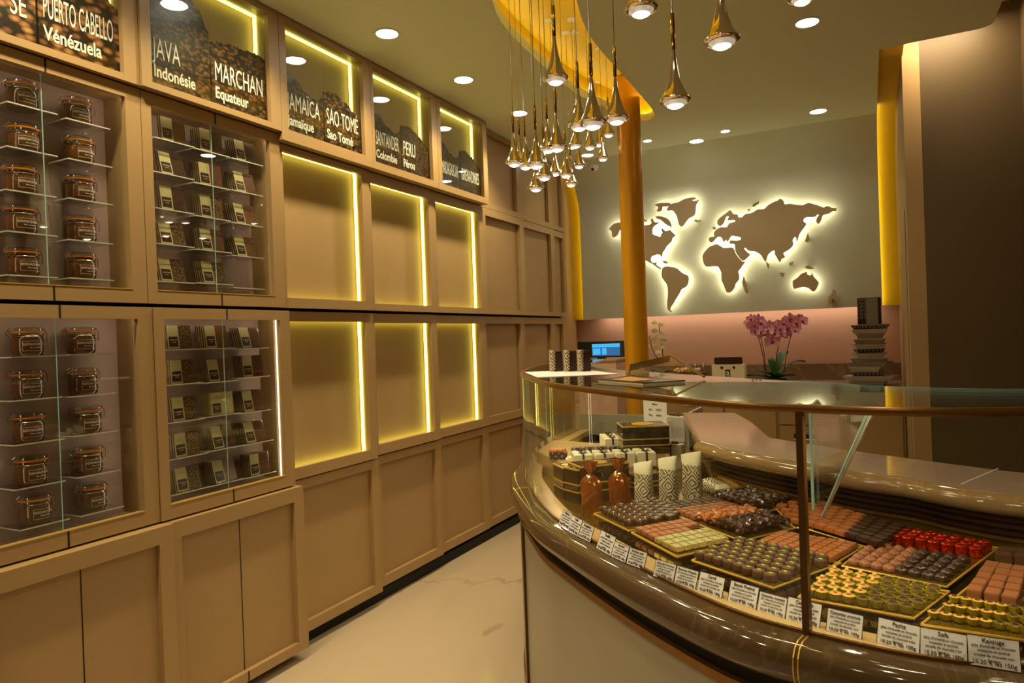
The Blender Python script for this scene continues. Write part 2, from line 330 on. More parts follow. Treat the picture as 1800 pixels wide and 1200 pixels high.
st(curvepanel(XL-.135, XL+.04, YP+.06, RC, 1.49, .01, 'trim_4', M['yellow'], CEIL+.06))
st(curvepanel(XE-.016, XE-.008, YP+.03, RC, 1.495, .004, 'trim_5', M['ledb'], CEIL+.03, 4.14))
st(curvepanel(XL+.008, XL+.016, YP+.03, RC, 1.495, .004, 'trim_6', M['ledb'], CEIL+.03))
lamp('cove_light', 'AREA', (.38, 4.28, 2.97), 7.0, (1, .8, .5), (.4, .06), rot=(0, 0, 0))
lamp('cove_light', 'AREA', (.66, 2.6, 2.98), 3.0, (1, .78, .4), (.06, 2.6), rot=(0, 0, 0))
# niche light under the map panel
lamp('niche_light', 'AREA', (-1.05, YP+.17, 1.53), 3.2, (1, .74, .52), (2.2, .04), rot=(0, 0, 0))
# ---------------------------------------------------------------- ceiling fittings
def recessed(x, y, r, label):
    t = thing('ceiling_downlight', label, 'light', (x, y, CEIL), group=None)
    MB().lathe([(r*1.0, -.004), (r*1.14, -.004), (r*1.14, 0.0), (r*1.0, 0.0)], 32, None, False).build('trim_ring', M['white'], t, True)
    MB().lathe([(.001, -.003), (r, -.003), (r, -.001), (.001, -.001)], 32).build('diffuser', M['ledw'], t)
    return t
DL = ['ceiling downlight over the first cabinet, behind the camera', 'ceiling downlight near the camera above the first cabinet', 'ceiling downlight above the PUERTO CABELLO sign', 'ceiling downlight above the JAVA sign',
      'round ceiling downlight above the JAMAICA sign, nearest of the row in view', 'round ceiling downlight above the SANTANDER sign, middle of the row', 'round ceiling downlight behind the pendant cords, above the MADAGASCAR sign',
      'round ceiling downlight at the right, nearest the camera, beside the highest pendant', 'round ceiling downlight at the right, front one of the close pair', 'round ceiling downlight at the right, rear one of the close pair', 'round ceiling downlight in front of the world map, right of the column', 'round ceiling downlight beside the security camera',
      'ceiling downlight over the counter beside the camera', 'ceiling downlight behind the camera by the right wall', 'ceiling downlight behind the camera in the middle of the shop']
for i, (x, y, r) in enumerate(DOWN): recessed(x, y, r, DL[i])
for (x, y, r), l in zip(SMALL, ['small ceiling spotlight in front of the map of Asia', 'small ceiling spotlight just right of the gold column', 'small ceiling spotlight above the rear end of the cabinets']): recessed(x, y, r, l)
c = thing('security_camera', 'white dome security camera on the ceiling behind the pendants', 'camera', tuple(onz(1044, 287, CEIL)))
MB().lathe([(.038, -.03), (.042, 0), (.001, 0)], 24).build('mount', M['white'], c, True)
MB().lathe([(.001, -.066), (.018, -.062), (.03, -.05), (.036, -.03), (.001, -.03)], 24).build('dome', M['white'], c, True)
MB().sphere((-.004, -.022, -.052), .014).build('camera_lens', M['black'], c, True)
# pendants
pt = thing('pendant_lamp', 'x', 'pendant lamp')
BR = .036
MB().lathe([(.0032, .125), (.0046, .108), (.0068, .088), (.0102, .066), (.0155, .043), (.0225, .023), (.0305, .009), (BR, .002), (BR, 0), (.032, -.004), (.027, -.0045), (.026, -.003)], 28, None, False).build('shade', M['chrome'], pt, True)
MB().lathe([(.0038, .115), (.0052, .12), (.0052, .185), (.0046, .20), (.001, .202)], 14).build('stem', M['chgold'], pt, True)
MB().lathe([(.0262, -.0035), (.0235, -.0085), (.0185, -.0125), (.0185, -.010)], 24, None, False).build('lens_ring', M['lensring'], pt, True)
MB().lathe([(.0183, -.0122), (.012, -.016), (.006, -.0178), (.001, -.018)], 24).build('diffuser', M['lens'], pt, True)
PP = Proto(pt)
PEND = [(1127, 22, 59, 'cut off by the top edge left of the two largest'), (1269, 78, 62, 'largest and furthest right of the hanging cones'), (1187, 183, 55, 'hanging alone right of the gold column top'), (1410, 2, 50, 'highest at right, only its lens in view'),
 (977, 143, 45.7, 'highest of the cluster, in front of the yellow recess'), (1042, 221, 50, 'largest of the middle cluster'), (1084, 213, 45, 'just left of the gold column'), (1018, 225, 40, 'partly behind the largest of the cluster'), (904, 289, 32, 'furthest left of the cluster'),
 (924, 294, 31, 'second from the left in the cluster'), (943, 292, 37, 'third from the left, overlapping its neighbours'), (963, 265, 32, 'tucked behind the left middle cone'), (979, 262, 37, 'left middle of the cluster'), (1012, 257, 25, 'small one between the middle cones'), (1037, 260, 25, 'small one under the largest cone'),
 (1070, 238, 23, 'small one beside the column, highest of the far ones'), (1053, 255, 20, 'tiny far one next to the column'), (1060, 280, 22.7, 'lowest one near the column'), (1018, 293, 24, 'small one above the security camera line'), (995, 309, 27, 'low one in the middle of the cluster'), (957, 313, 32, 'low one left of the centre'), (976, 306, 25, 'behind the two low ones'), (942, 333, 30, 'lowest of all, at left'), (1004, 325, 24, 'lowest right one'), (914, 284, 27, 'behind the two leftmost cones')]
cords = []
for i, (x, y, w, l) in enumerate(PEND):
    Z = 2*BR*FPX/w; d = ray(x, y); d = d/(d.dot(Fv)); p = CAMP + d*Z
    o = PP.put((p.x, p.y, p.z+.008), (0, 0, random.random()*6), 'chrome cone pendant lamp, %s' % l, None)
    k = MB().tube([(0, 0, .2), (0.002, 0.001, (CEIL+.17-p.z)*.5), (0, 0, CEIL+.165-p.z-.01)], .0016, 6).build('cord', M['wire'], o)
    if 2.6 < p.y < 4.7: MB().lathe([(.001, CEIL+.157-p.z), (.022, CEIL+.157-p.z), (.022, CEIL+.164-p.z), (.001, CEIL+.164-p.z)], 20).build('canopy', M['white'], o)
    lamp('pendant_glow', 'SPOT', (p.x, p.y, p.z-.03), PEND_W, (1, .8, .55), .02, spot=math.radians(130), blend=.8)
# gold column
cp_ = thing('column', 'round gold column rising through the yellow ceiling recess', 'column', (-1.304, 4.226, 0))
MB().lathe([(.0735, 0), (.0735, CEIL+.165)], 48).build('shaft', M['gold'], cp_, True)
MB().lathe([(.085, 0), (.085, .09), (.0736, .1)], 48).build('base_ring', M['brass'], cp_, True)
# ---------------------------------------------------------------- left cabinet wall
YE = [.39, .965, 1.575, 2.216, 2.827, 3.432, 4.027, 4.641, 5.226, 5.50]
ZR = {'top': (2.245, 2.775), 'upper': (1.517, 2.238), 'lower': (.757, 1.503), 'base': (.06, .75)}
XF = {'top': [-2.215, -2.215, -2.205, -2.205, -2.205, -2.205, -2.275, -2.285, -2.29], 'upper': [-2.24, -2.235, -2.235, -2.245, -2.255, -2.26, -2.265, -2.28, -2.29],
      'lower': [-2.235, -2.23, -2.225, -2.26, -2.272, -2.288, -2.295, -2.31, -2.315], 'base': [-2.18, -2.185, -2.20, -2.275, -2.292, -2.308, -2.315, -2.325, -2.33]}
YOFF = {'top': -.012, 'upper': 0, 'lower': .012, 'base': .03}
SIGN = ['', 'PUERTO CABELLO', 'JAVA and MARCHAN', 'JAMAICA and SAO TOME', 'SANTANDER and PERU', 'MADASCAR and GRENADINES', 'plain panel nearest the signs', 'plain panel beyond the signs', 'narrow panel at the far end']
SIGN[5] = 'MADAGASCAR and GRENADINES'
W1 = .055
def ring(b, y0, y1, z0, z1, tl, tr, x0, x1, tb, tt):
    b.box(x0, x1, y0, y0+tl, z0, z1); b.box(x0, x1, y1-tr, y1, z0, z1); b.box(x0, x1, y0+tl, y1-tr, z0, z0+tb); b.box(x0, x1, y0+tl, y1-tr, z1-tt, z1)
HEAP = {1: ([(0, 1.1), (1, 1.1)], [(0, .95), (.5, .8), (1, .5)]), 2: ([(0, 1.05), (.4, 1.02), (.6, .93), (.85, .78), (1, .62)], [(0, .56), (.4, .6), (.8, .62), (1, .6)]), 3: ([(0, .57), (.3, .56), (.6, .46), (.85, .42), (1, .47)], [(0, .54), (.3, .57), (.6, .52), (.85, .45), (1, .41)])}
def heap(u, side, i):     # silhouette of the bean pile over one half pane
    P = HEAP[1 if i <= 1 else min(3, i)][side]
    for (a, p), (b, q) in zip(P, P[1:]):
        if u <= b+1e-6: t = (u-a)/(b-a); t = t*t*(3-2*t); return p+(q-p)*t
    return P[-1][1]
CAB = {}
beans = [beanmat('bean print large', 40, (40, 20, 9), (220, 150, 90)), beanmat('bean print', 62, (30, 18, 10), (150, 104, 60)), beanmat('bean print fine', 84, (28, 17, 9), (130, 92, 54))]
TEXT = {0: [('CHUAO', 'Venezuela'), ('CARUPANO', 'Venezuela')], 1: [('GRANDE ROSE', ''), ('PUERTO CABELLO', 'Vénézuela')], 2: [('JAVA', 'Indonésie'), ('MARCHAN', 'Equateur')], 3: [('JAMAÏCA', 'Jamaïque'), ('SAO TOMÉ', 'Sao Tomé')], 4: [('SANTANDER', 'Colombie'), ('PERU', 'Pérou')], 5: [('MADAGASCAR', ''), ('GRENADINES', '')]}
TEXT[1][0] = ('SE', ''); TEXT[0] = []
for i in range(9):
    for row in ('top', 'upper', 'lower', 'base'):
        y0 = YE[i]+YOFF[row]; y1 = YE[i+1]+(YOFF[row] if i < 8 else 0); z0, z1 = ZR[row]; j3 = 0 if i <= 2 else 1 if i == 3 else 2
        opb, opt = {'top': ((2.292, 2.285, 2.272)[j3], 2.748), 'upper': ((1.566, 1.561, 1.553)[j3], (2.221, 2.200, 2.178)[j3]), 'lower': ((.803, .812, .825)[j3], (1.462, 1.459, 1.454)[j3]), 'base': ((.085, .115, .13)[j3], (.685, .708, .716)[j3])}[row]
        if row == 'top': z0 = 2.268 if i <= 2 else 2.234
        if row == 'upper': z1 = 2.262 if i <= 2 else 2.228
        if row == 'lower': z0 = (.751, .761, .771)[j3]
        if row == 'base': z0, z1 = (.045, .068, .08)[j3], (.744, .752, .76)[j3]
        xf = XF[row][i]
        L = y1-y0-.003; H = z1-z0; D = xf-XW-.002
        nm = {'top': 'sign_cabinet', 'upper': 'wall_cabinet', 'lower': 'wall_cabinet', 'base': 'base_cabinet'}[row]
        if i == 0: desc = 'taupe %s cabinet at the far left beside the camera, out of view' % row
        elif row == 'top': desc = ('taupe sign cabinet lettered %s over a cocoa bean print' % SIGN[i]) if i < 6 else 'top row taupe cabinet front, %s' % SIGN[i]
        elif row == 'base': desc = 'taupe base cupboard on the floor, %s bay' % SIGN[i]
        elif i in (1, 2): desc = 'glazed %s display cabinet with %s in the %s bay' % (row, 'jars' if i == 1 else 'chocolate pouches', SIGN[i])
        elif i < 6: desc = 'empty lime-lit %s wall niche in the %s bay' % (row, SIGN[i])
        else: desc = 'unlit %s wall cabinet front, %s' % (row, SIGN[i])
        t = thing(nm, desc, 'cabinet', (xf, y0, z0), group=None); CAB[(i, row)] = t
        lip = .022; led = (row != 'base' and 3 <= i <= 5) or (row == 'top' and i <= 5)
        rec = .15 if (i <= 2 and row in ('upper', 'lower')) else (.075 if led else (.03 if row != 'base' else .022))
        if row == 'top' and i <= 5: rec = .11
        ww = W1; tb, tt = opb-z0, z1-opt; wl = .038 if (i <= 2 or row == 'base' or i >= 6 or (row == 'top' and i in (3, 5))) else .022
        disp = i <= 2 and row in ('upper', 'lower'); dl_ = .016 if led else .020 if disp else .006
        b = MB(); cl_, cw, cb0, ct0 = wl-dl_, ww-dl_, tb-min(dl_, tb-.004), tt-min(dl_, tt-.004)
        ring(b, 0, L, 0, H, wl, ww, -lip, 0, tb, tt)
        ring(b, 0, L, 0, H, cl_, cw, -D, -lip, cb0, ct0)
        b.build('frame', M['paint'], t)
        pm = M['niche'] if (i <= 2 and row in ('upper', 'lower')) else M['panel']
        MB().box(-rec-.012, -rec, cl_, L-cw, cb0, H-ct0).build('back_panel' if row != 'base' else 'door', pm, t)
        if led:
            ls = MB(); e = .006; d0, d1 = -rec+.010, -rec+.026
            if row != 'top':
                ls.box(d0, d1, cl_+.0005, cl_+e, cb0, H-ct0); ls.box(d0, d1, L-cw-e, L-cw-.0005, cb0, H-ct0)
                ls.box(d0, d1, cl_+e, L-cw-e, cb0+.0005, cb0+e); ls.box(d0, d1, cl_+e, L-cw-e, H-ct0-e, H-ct0-.0005)
            else:
                ls.box(d0, d1, L-cw-e, L-cw-.0005, cb0, H-ct0-e); ls.box(d0, d1, cl_+e, L-cw, H-ct0-e, H-ct0-.0005)
            ls.build('led_strip', M['ledy'], t)
        mid = (wl+L-ww)/2
        if i <= 2 and row in ('upper', 'lower', 'base'):   # split doors: narrow dark joint in rails
            j = MB(); j.box(-.002, .0008, mid-.003, mid+.003, 0.0, tb); j.box(-.002, .0008, mid-.003, mid+.003, H-tt, H)
            if row == 'base': j = MB().box(-rec-.001, -rec+.0008, mid-.002, mid+.002, tb, H-tt); j.box(-.002, .0008, mid-.003, mid+.003, 0, tb)
            j.build('door_joint', M['dark'], t)
        if i <= 2 and row in ('upper', 'lower'):
            for k, (a, c) in enumerate(((wl-.003, mid-.001), (mid+.001, L-ww+.003))):
                MB().box(-lip-.007-.001*k, -lip-.003-.001*k, a, c, tb-.003, H-tt+.003).build('glass_door', M['glass'], t)
            MB().box(-lip-.0045, -lip-.0035, mid-.0022, mid+.0005, tb, H-tt).build('glass_edge', M['edge'], t)
            dl = MB(); e0, e1 = -lip-.016, -lip-.010
            dl.box(e0, e1, L-cw-.004, L-cw-.0005, tb, H-ct0-.004); dl.box(e0, e1, cl_+.0005, cl_+.004, tb, H-ct0-.004); dl.box(e0, e1, cl_+.0005, L-cw-.0005, H-ct0-.004, H-ct0-.0005)
            dl.build('led_strip', M['ledv'], t)
            if row == 'lower' and i == 2: MB().box(-lip-.004, -lip-.001, L-ww-.003, L-ww-.0, tb, H-tt).build('lit_edge', M['ledt'], t)
            MB().box(-.001, .0015, wl-.002, L-ww+.002, tb-.003, tb).build('sill_trim', M['foil'], t)
        if row == 'top' and i <= 5:
            MB().box(-lip-.006, -lip-.002, wl-.002, mid-.001, tb-.002, H-tt+.002).build('glass_pane', M['glass'], t)
            MB().box(-lip-.007, -lip-.003, mid+.001, L-ww+.002, tb-.002, H-tt+.002).build('glass_pane', M['glass'], t)
            for sd in (0, 1):
                a, c = (wl-.006, mid-.003) if sd == 0 else (mid+.003, L-ww+.006)
                hh = H-tb-tt; K = 60
                top = [(a+(c-a)*k/K, tb-.004+hh*heap(k/K, sd, i) + random.uniform(-.005, .005)) for k in range(K+1)]
                top = [(y, min(z, H-tt+.004)) for y, z in top]
                poly = [(a, tb-.004)] + [(c, tb-.004)] + top[::-1]
                MB().prism(poly, -lip-.013, -lip-.010, FACE_X).build('bean_print', beans[0 if i == 1 else 1 if i < 4 else 2], t, tri=True)
                if i in TEXT and TEXT[i]:
                    big, small = TEXT[i][sd]
                    x0_ = a+((.034 if i < 4 else .05) if sd == 0 else .014); wmax = (c-a)-((.055 if i < 4 else .068) if sd == 0 else .035); s = .082
                    if big:
                        vs, fs = textmesh(big, s, 'LEFT', .0, .62); wd = max(v[0] for v in vs)
                        kx = min(1, wmax/wd); tb_ = MB()
                        zt = tb + (.105 if small else .08)
                        tb_.add([(v[0]*kx, v[1]*1.3, v[2]) for v in vs], fs, Matrix.Translation((-lip-.0085, x0_ if i != 1 or sd else c-.075, zt)) @ FACE_X)
                        if small:
                            vs, fs = textmesh(small, .062, 'LEFT', .0012, .72); wd = max(v[0] for v in vs); kx = min(1, wmax/wd)
                            tb_.add([(v[0]*kx, v[1], v[2]) for v in vs], fs, Matrix.Translation((-lip-.0085, x0_, zt-.068)) @ FACE_X)
                        tb_.build('lettering', M['chalk'], t)
# dark gap backing between rows & plinth, filler above
st(MB().box(XW, -2.32, .39, 5.49, 0, .058).build('baseboard_left', M['dark']))
st(MB().box(XW, -2.36, .39, 5.49, 1.5035, 1.5165).build('trim_7', M['dark']))
st(MB().box(XW-.0, -2.36, 5.505, YP+.1, 0, CEIL).build('trim_8', M['panel']))
# ---------------------------------------------------------------- jars on acrylic shelves
def make_shelf(wd):
    t = thing('display_shelf', 'x', 'shelf')
    MB().box(-.055, .055, -wd/2, wd/2, -.003, 0).build('plate', M['acry'], t)
    b = MB(); b.box(.0552, .057, -wd/2, wd/2, -.0035, .0005); b.box(-.055, .0552, -wd/2-.0015, -wd/2, -.0035, .0005);
    b.build('polished_edge', M['aedge'], t); return Proto(t)
shJ, shP = make_shelf(.145), make_shelf(.165)
jt = thing('preserving_jar', 'x', 'jar')
R = .043
MB().lathe([(.001, .001), (R-.006, .001), (R-.002, .006), (R, .015), (R, .052), (R-.003, .060), (R-.006, .064), (.001, .064)], 32).build('jar_body', M['spread'], jt, True)
MB().lathe([(R-.005, .064), (R+.001, .066), (R+.001, .070), (R-.004, .0715)], 32, None, False).build('glass_rim', M['lid'], jt, True)
MB().lathe([(R-.006, .0712), (R+.002, .0715), (R+.002, .0755), (R-.006, .076)], 32, None, False).build('rubber_ring', M['rubber'], jt, True)
MB().lathe([(R-.004, .076), (R+.001, .078), (R, .084), (R-.006, .088), (.02, .089), (.001, .089)], 32).build('lid', M['lid'], jt, True)
b = MB(); b.tube([(R*math.cos(a), R*math.sin(a), .061) for a in [2*PI*k/28 for k in range(29)]], .0012, 5)
for s in (-1, 1): b.tube([(.012*s, -R-.001, .061), (.014*s, -R-.008, .068), (.012*s, -R-.006, .08), (.008*s, -R+.003, .088)], .0012, 5)
b.tube([(-.012, -R-.006, .08), (0, -R-.012, .074), (.012, -R-.006, .08)], .0013, 5)
b.tube([(-.01, R, .086), (-.012, R+.008, .07), (-.01, R+.009, .045), (.01, R+.009, .045), (.012, R+.008, .07), (.01, R, .086)], .0012, 5)
b.build('wire_bail', M['wire'], jt, True)
lb = MB(); rr = R+.0008
def wrap(v): a = v[0]/rr; return (math.cos(a)*(rr+v[2]), math.sin(a)*(rr+v[2]), v[1])
def wrapmesh(vs, fs, mb): mb.add([wrap(v) for v in vs], fs)
for (a0, a1, c0, c1) in ((-.031, .031, .016, .0168), (-.031, .031, .0452, .046), (-.031, -.0302, .016, .046), (.0302, .031, .016, .046)):
    K = 12 if a1-a0 > .01 else 1; vs = []; fs = []
    for k in range(K+1): x = a0+(a1-a0)*k/K; vs += [(x, c0, .0), (x, c1, .0)]
    for k in range(K): fs.append((2*k, 2*k+2, 2*k+3, 2*k+1))
    wrapmesh(vs, fs, lb)
vs, fs = textmesh('BERNACHON', .0105, 'CENTER', 0, .92); wrapmesh([(v[0], v[1]+.0325, v[2]) for v in vs], fs, lb)
vs, fs = textmesh('Pâte à tartiner', .0055, 'CENTER', 0, 1); wrapmesh([(v[0]+.004, v[1]+.024, v[2]) for v in vs], fs, lb)
lb.build('lettering', M['chalk'], jt)
JP = Proto(jt)
XS = -2.325
ordn = ['top', 'second', 'middle', 'fourth', 'bottom']
JX = {('upper', 0): [(40, 195), (40, 270), (38, 343), (40, 413), (40, 487)], ('upper', 1): [(138, 222), (142, 290), (143, 357), (143, 427), (145, 492)],
      ('lower', 0): [(48, 626), (48, 700), (52, 775), (54, 850), (62, 918)], ('lower', 1): [(145, 622), (147, 693), (152, 760), (157, 830), (163, 895)]}
for (row, c), L_ in JX.items():
    for k, (x, y) in enumerate(L_):
        p = onx(x, y, XS)
        wh = '%s row of the %s jar cabinet, %s column' % (ordn[k], row, ('left', 'right')[c])
        shJ.put((XS, p.y, p.z), (0, 0, 0), 'clear jar shelf, %s' % wh, None)
        JP.put((XS, p.y+random.uniform(-.004, .004), p.z+.0005), (0, 0, random.uniform(-.12, .12)), 'clip-top spread jar, %s' % wh, None)
for row in ('upper', 'lower'):      # the column of jars cut by the left edge of the frame stays out of view
    pass
# ---------------------------------------------------------------- pouches
def pouch(colkey, m):
    t = thing('chocolate_pouch', 'x', 'pouch')
    MB().box(-.0035, .0035, -.052, .052, 0, .088).build('pouch_body', m, t, bevel=.0012)
    b = MB(); b.box(.0036, .0042, -.0515, -.004, .001, .0875); b.build('paper_sleeve', M['sleeve'], t)
    b = MB(); b.box(.0043, .0048, -.047, -.009, .008, .046); b.build('label_patch', M['brown'], t)
    tb_ = MB()
    for q, (s, z, tx) in enumerate(((.006, .031, 'CHOCOLAT'), (.0045, .023, 'noir 70%'))):
        vs, fs = textmesh(tx, s, 'CENTER', 0, .9); tb_.add(vs, fs, Matrix.Translation((.0050, -.027, z)) @ FACE_X)
    tb_.build('lettering', M['cream'], t)
    return Proto(t)
PM = [mat('dark sachet', (62, 36, 26), .22, var=.25, vscale=30, coat=.6), beanmat('nut speckled sachet', 190, (58, 34, 18), (176, 134, 74)), mat('milk sachet', (112, 74, 46), .22, var=.25, vscale=30, coat=.6), mat('white sachet', (186, 170, 100), .25, var=.1, vscale=30, coat=.5), mat('glossy sachet', (96, 62, 52), .12, var=.5, vscale=18, coat=1.)]
PO = [pouch(i, m) for i, m in enumerate(PM)]
PX = {'upper': [[(292, 254), (292, 312), (292, 373), (292, 433), (292, 497)], [(358, 272), (358, 330), (360, 386), (362, 443), (365, 500)], [(420, 288), (420, 342), (420, 397), (422, 453), (424, 508)]],
      'lower': [[(303, 614), (308, 674), (312, 738), (316, 800), (320, 860)], [(368, 612), (374, 670), (378, 728), (382, 786), (385, 845)], [(430, 612), (432, 662), (434, 722), (438, 776), (444, 832)]]}
KIND = {'upper': [[0, 0, 0, 1, 1], [0, 4, 1, 4, 1], [0, 4, 4, 4, None]], 'lower': [[1, 1, 1, 1, 1], [2, 2, 3, 0, 2], [4, 4, 4, 4, 4]]}
PCOL = ['dark', 'nut-speckled', 'milk brown', 'pale yellow', 'glossy brown']
for row in ('upper', 'lower'):
    for c in range(3):
        for k, (x, y) in enumerate(PX[row][c]):
            p = onx(x, y, XS); kd = KIND[row][c][k]
            yc = p.y
            wh = '%s row of the %s pouch cabinet, %s column' % (ordn[k], row, ('left', 'middle', 'right')[c])
            shP.put((XS, yc-.005, p.z), (0, 0, 0), 'clear shelf%s, %s' % (' standing empty' if kd is None else ' under pouches', wh), None)
            if kd is None: continue
            nst = 2 if c == 0 else 5; lean = random.uniform(.05, .3)
            for q in range(nst):
                front = q == 0
                PO[kd].put((XS+.044-q*.0105, yc-q*.001+(.0), p.z+.0008), (0, -lean*(1 if front else .9), random.uniform(-.02, .02)),
                    ('front %s chocolate pouch, %s' if front else '%s chocolate pouch stacked behind, %s') % (PCOL[kd], wh), None if front else 'pouches behind the front one, %s' % wh)
# ---------------------------------------------------------------- world map
def mpoly(pts, sx, sy, s):
    return [(sx+a/s, sy+c/s) for a, c in pts]
NAm = [(140,475),(165,440),(210,420),(300,420),(360,430),(410,440),(455,440),(485,425),(478,400),(490,385),(500,400),(512,417),(550,420),(530,435),(500,460),(495,510),(530,525),(555,535),(566,510),(575,500),(565,480),(572,465),(600,490),(635,480),(660,505),(680,525),(655,545),(650,570),(610,610),(590,645),(575,665),(572,700),(560,690),(545,680),(520,683),(490,695),(480,720),(495,745),(520,740),(530,735),(525,760),(545,775),(575,795),(560,798),(530,785),(500,760),(470,745),(440,728),(420,715),(400,680),(370,640),(340,600),(300,540),(260,500),(230,480),(215,515),(185,540),(165,530),(160,490)]
Grn = [(720,245),(760,225),(830,215),(845,228),(815,240),(840,245),(875,235),(850,270),(845,310),(840,350),(820,370),(790,385),(765,415),(735,452),(710,440),(700,410),(690,370),(665,330),(640,320),(620,325),(610,310),(640,270),(690,258)]
Ell = [(515,272),(560,260),(640,262),(625,285),(600,290),(575,290),(570,320),(545,332),(528,322),(540,295),(515,280)]
Baf = [(520,370),(560,368),(610,385),(635,410),(650,455),(620,445),(590,425),(555,395),(528,388)]
SAm = [(575,790),(600,775),(650,780),(690,790),(720,815),(740,832),(780,850),(788,880),(780,920),(760,945),(730,960),(715,990),(690,1030),(660,1080),(640,1110),(640,1130),(655,1145),(630,1140),(612,1110),(612,1060),(618,1000),(615,940),(595,900),(572,870),(566,830)]
Isl1 = [(410,388),(430,392),(450,412),(420,415)]; Cub = [(570,730),(595,728),(620,750),(590,752)]; Ice = [(830,405),(845,392),(860,403),(885,395),(880,412),(850,418)]
Eur = [(325,205),(345,215),(360,240),(400,245),(405,268),(440,268),(470,240),(520,232),(555,215),(590,195),(640,195),(670,165),(700,145),(740,125),(765,118),(790,98),(825,125),(830,150),(880,145),(940,155),(1000,158),(1045,138),(1100,150),(1150,165),(1190,180),(1225,165),(1260,182),(1305,185),(1300,215),(1270,212),(1240,235),(1200,245),(1180,255),(1165,300),(1140,330),(1120,310),(1125,275),(1145,250),(1130,245),(1110,265),(1060,268),(1030,270),(1005,290),(1010,315),(1030,325),(1020,350),(990,390),(965,430),(950,480),(940,485),(935,455),(925,450),(905,480),(910,520),(880,560),(830,590),(820,605),(835,635),(800,655),(795,680),(775,670),(760,640),(740,610),(738,575),(710,585),(675,620),(660,675),(640,660),(615,620),(590,600),(550,580),(500,578),(470,550),(460,560),(480,580),(500,600),(515,610),(490,640),(455,668),(430,660),(400,620),(380,585),(374,545),(370,515),(330,512),(325,490),(345,480),(380,485),(425,475),(425,455),(380,445),(345,440),(322,475),(305,495),(290,475),(275,500),(250,455),(215,450),(190,480),(165,500),(140,490),(135,460),(160,450),(185,445),(180,410),(215,375),(250,360),(300,360),(320,325),(375,310),(365,295),(320,300),(305,290),(320,265),(300,262),(285,290),(275,320),(245,350),(220,340),(212,305),(240,270),(290,235)]
Afr = [(205,515),(240,530),(270,550),(320,548),(360,550),(380,595),(410,640),(450,678),(475,672),(450,705),(430,735),(405,770),(415,800),(410,845),(380,880),(375,910),(340,955),(305,960),(290,940),(270,890),(250,840),(250,780),(230,740),(215,720),(160,720),(105,720),(80,665),(78,620),(110,570),(150,535)]
Aus = [(905,850),(940,830),(980,790),(1010,778),(1035,770),(1040,795),(1075,800),(1080,770),(1095,810),(1140,860),(1140,890),(1110,945),(1080,945),(1050,920),(1000,908),(950,920),(915,925),(905,890)]
ISL = [([(455,810),(470,850),(500,965),(485,975),(465,950),(440,870)], 'Madagascar'), ([(1230,1000),(1260,980),(1275,930),(1300,940),(1312,1010),(1305,1045),(1270,1015),(1245,1090),(1228,1090)], 'New Zealand'), ([(1015,722),(1045,712),(1110,740),(1060,748),(1030,740)], 'New Guinea'), ([(1045,410),(1055,450),(1045,500),(1015,490)], 'Japan'), ([(165,375),(185,350),(205,370),(190,385)], 'Britain'), ([(780,775),(830,780),(825,820),(800,815)], 'Java island'), ([(870,690),(915,675),(905,700),(880,720)], 'Borneo'), ([(530,170),(545,145),(600,122),(595,145),(550,175)], 'Arctic island'), ([(490,200),(515,195),(505,222)], 'small Arctic island'), ([(660,676),(690,700),(685,740),(668,720)], 'Sri Lanka')]
def inset(P, d):
    n = len(P); a = sum(P[i][0]*P[(i+1) % n][1]-P[(i+1) % n][0]*P[i][1] for i in range(n)); s = 1 if a > 0 else -1; out = []
    for i in range(n):
        t = Vector(P[(i+1) % n])-Vector(P[i-1]); t = t.normalized() if t.length else Vector((1, 0)); out.append((P[i][0]-t.y*d*s, P[i][1]+t.x*d*s))
    return out
def plate(pts, sx, sy, s, nm, label, lit=True):
    YM = YP-.058
    P3 = [ony(x, y, YM) for x, y in mpoly(pts, sx, sy, s)]
    P2 = [(p.x, p.z) for p in P3]
    if lit:
        sm = spl([(x, z, 0) for x, z in P2]+[(*P2[0], 0)], 2)[:-1]; P2 = [(p.x, p.y) for p in sm]
    c = (sum(p[0] for p in P2)/len(P2), sum(p[1] for p in P2)/len(P2)); Q = [(x-c[0], z-c[1]) for x, z in P2]
    t = thing(nm, label, 'wall map', (c[0], YM, c[1]))
    T = Matrix(((1, 0, 0, 0), (0, 0, 1, 0), (0, 1, 0, 0), (0, 0, 0, 1)))
    MB().prism(Q, 0, .006, T).build('plate', M['mapplate'], t, tri=True)
    MB().prism(inset(Q, .004) if lit else [(x*.5, z*.5) for x, z in Q], .0065, .057 if not lit else .010, T).build('backlight' if lit else 'spacer', M['ledmap'] if lit else M['mapwall'], t, tri=True)
    return t
M['shelf'] = mat('pale brass shelf', (200, 168, 112), .3, metal=.3, var=.08)
M['mapplate'] = mat('map plate', (196, 174, 136), .6, var=.03)
G = (1040, 300, 4.614); E_ = (1220, 330, 5.218)
plate(NAm, *G, 'map_continent', 'backlit North America cut-out on the map wall, partly behind the gold column')
plate(Grn, *G, 'map_continent', 'backlit Greenland cut-out at the top of the map')
plate(Ell, *G, 'map_island', 'backlit island cut-out just left of Greenland')
plate(Baf, *G, 'map_island', 'backlit Arctic island cut-out above Hudson Bay')
plate(SAm, *G, 'map_continent', 'backlit South America cut-out on the map wall')
plate(Eur, *E_, 'map_continent', 'backlit Europe and Asia cut-out, largest of the map')
plate(Afr, *E_, 'map_continent', 'backlit Africa cut-out, the palest of the map')
plate(Aus, *E_, 'map_continent', 'backlit Australia cut-out at lower right of the map')
for pts, l in ((Cub, 'Cuba'), (Ice, 'Iceland'), (Isl1, 'small Canadian island')): plate(pts, *G, 'map_island', 'small unlit %s cut-out on the map wall' % l, False)
for pts, l in ISL: plate(pts, *E_, 'map_island', 'unlit %s cut-out on the map wall' % l, False)
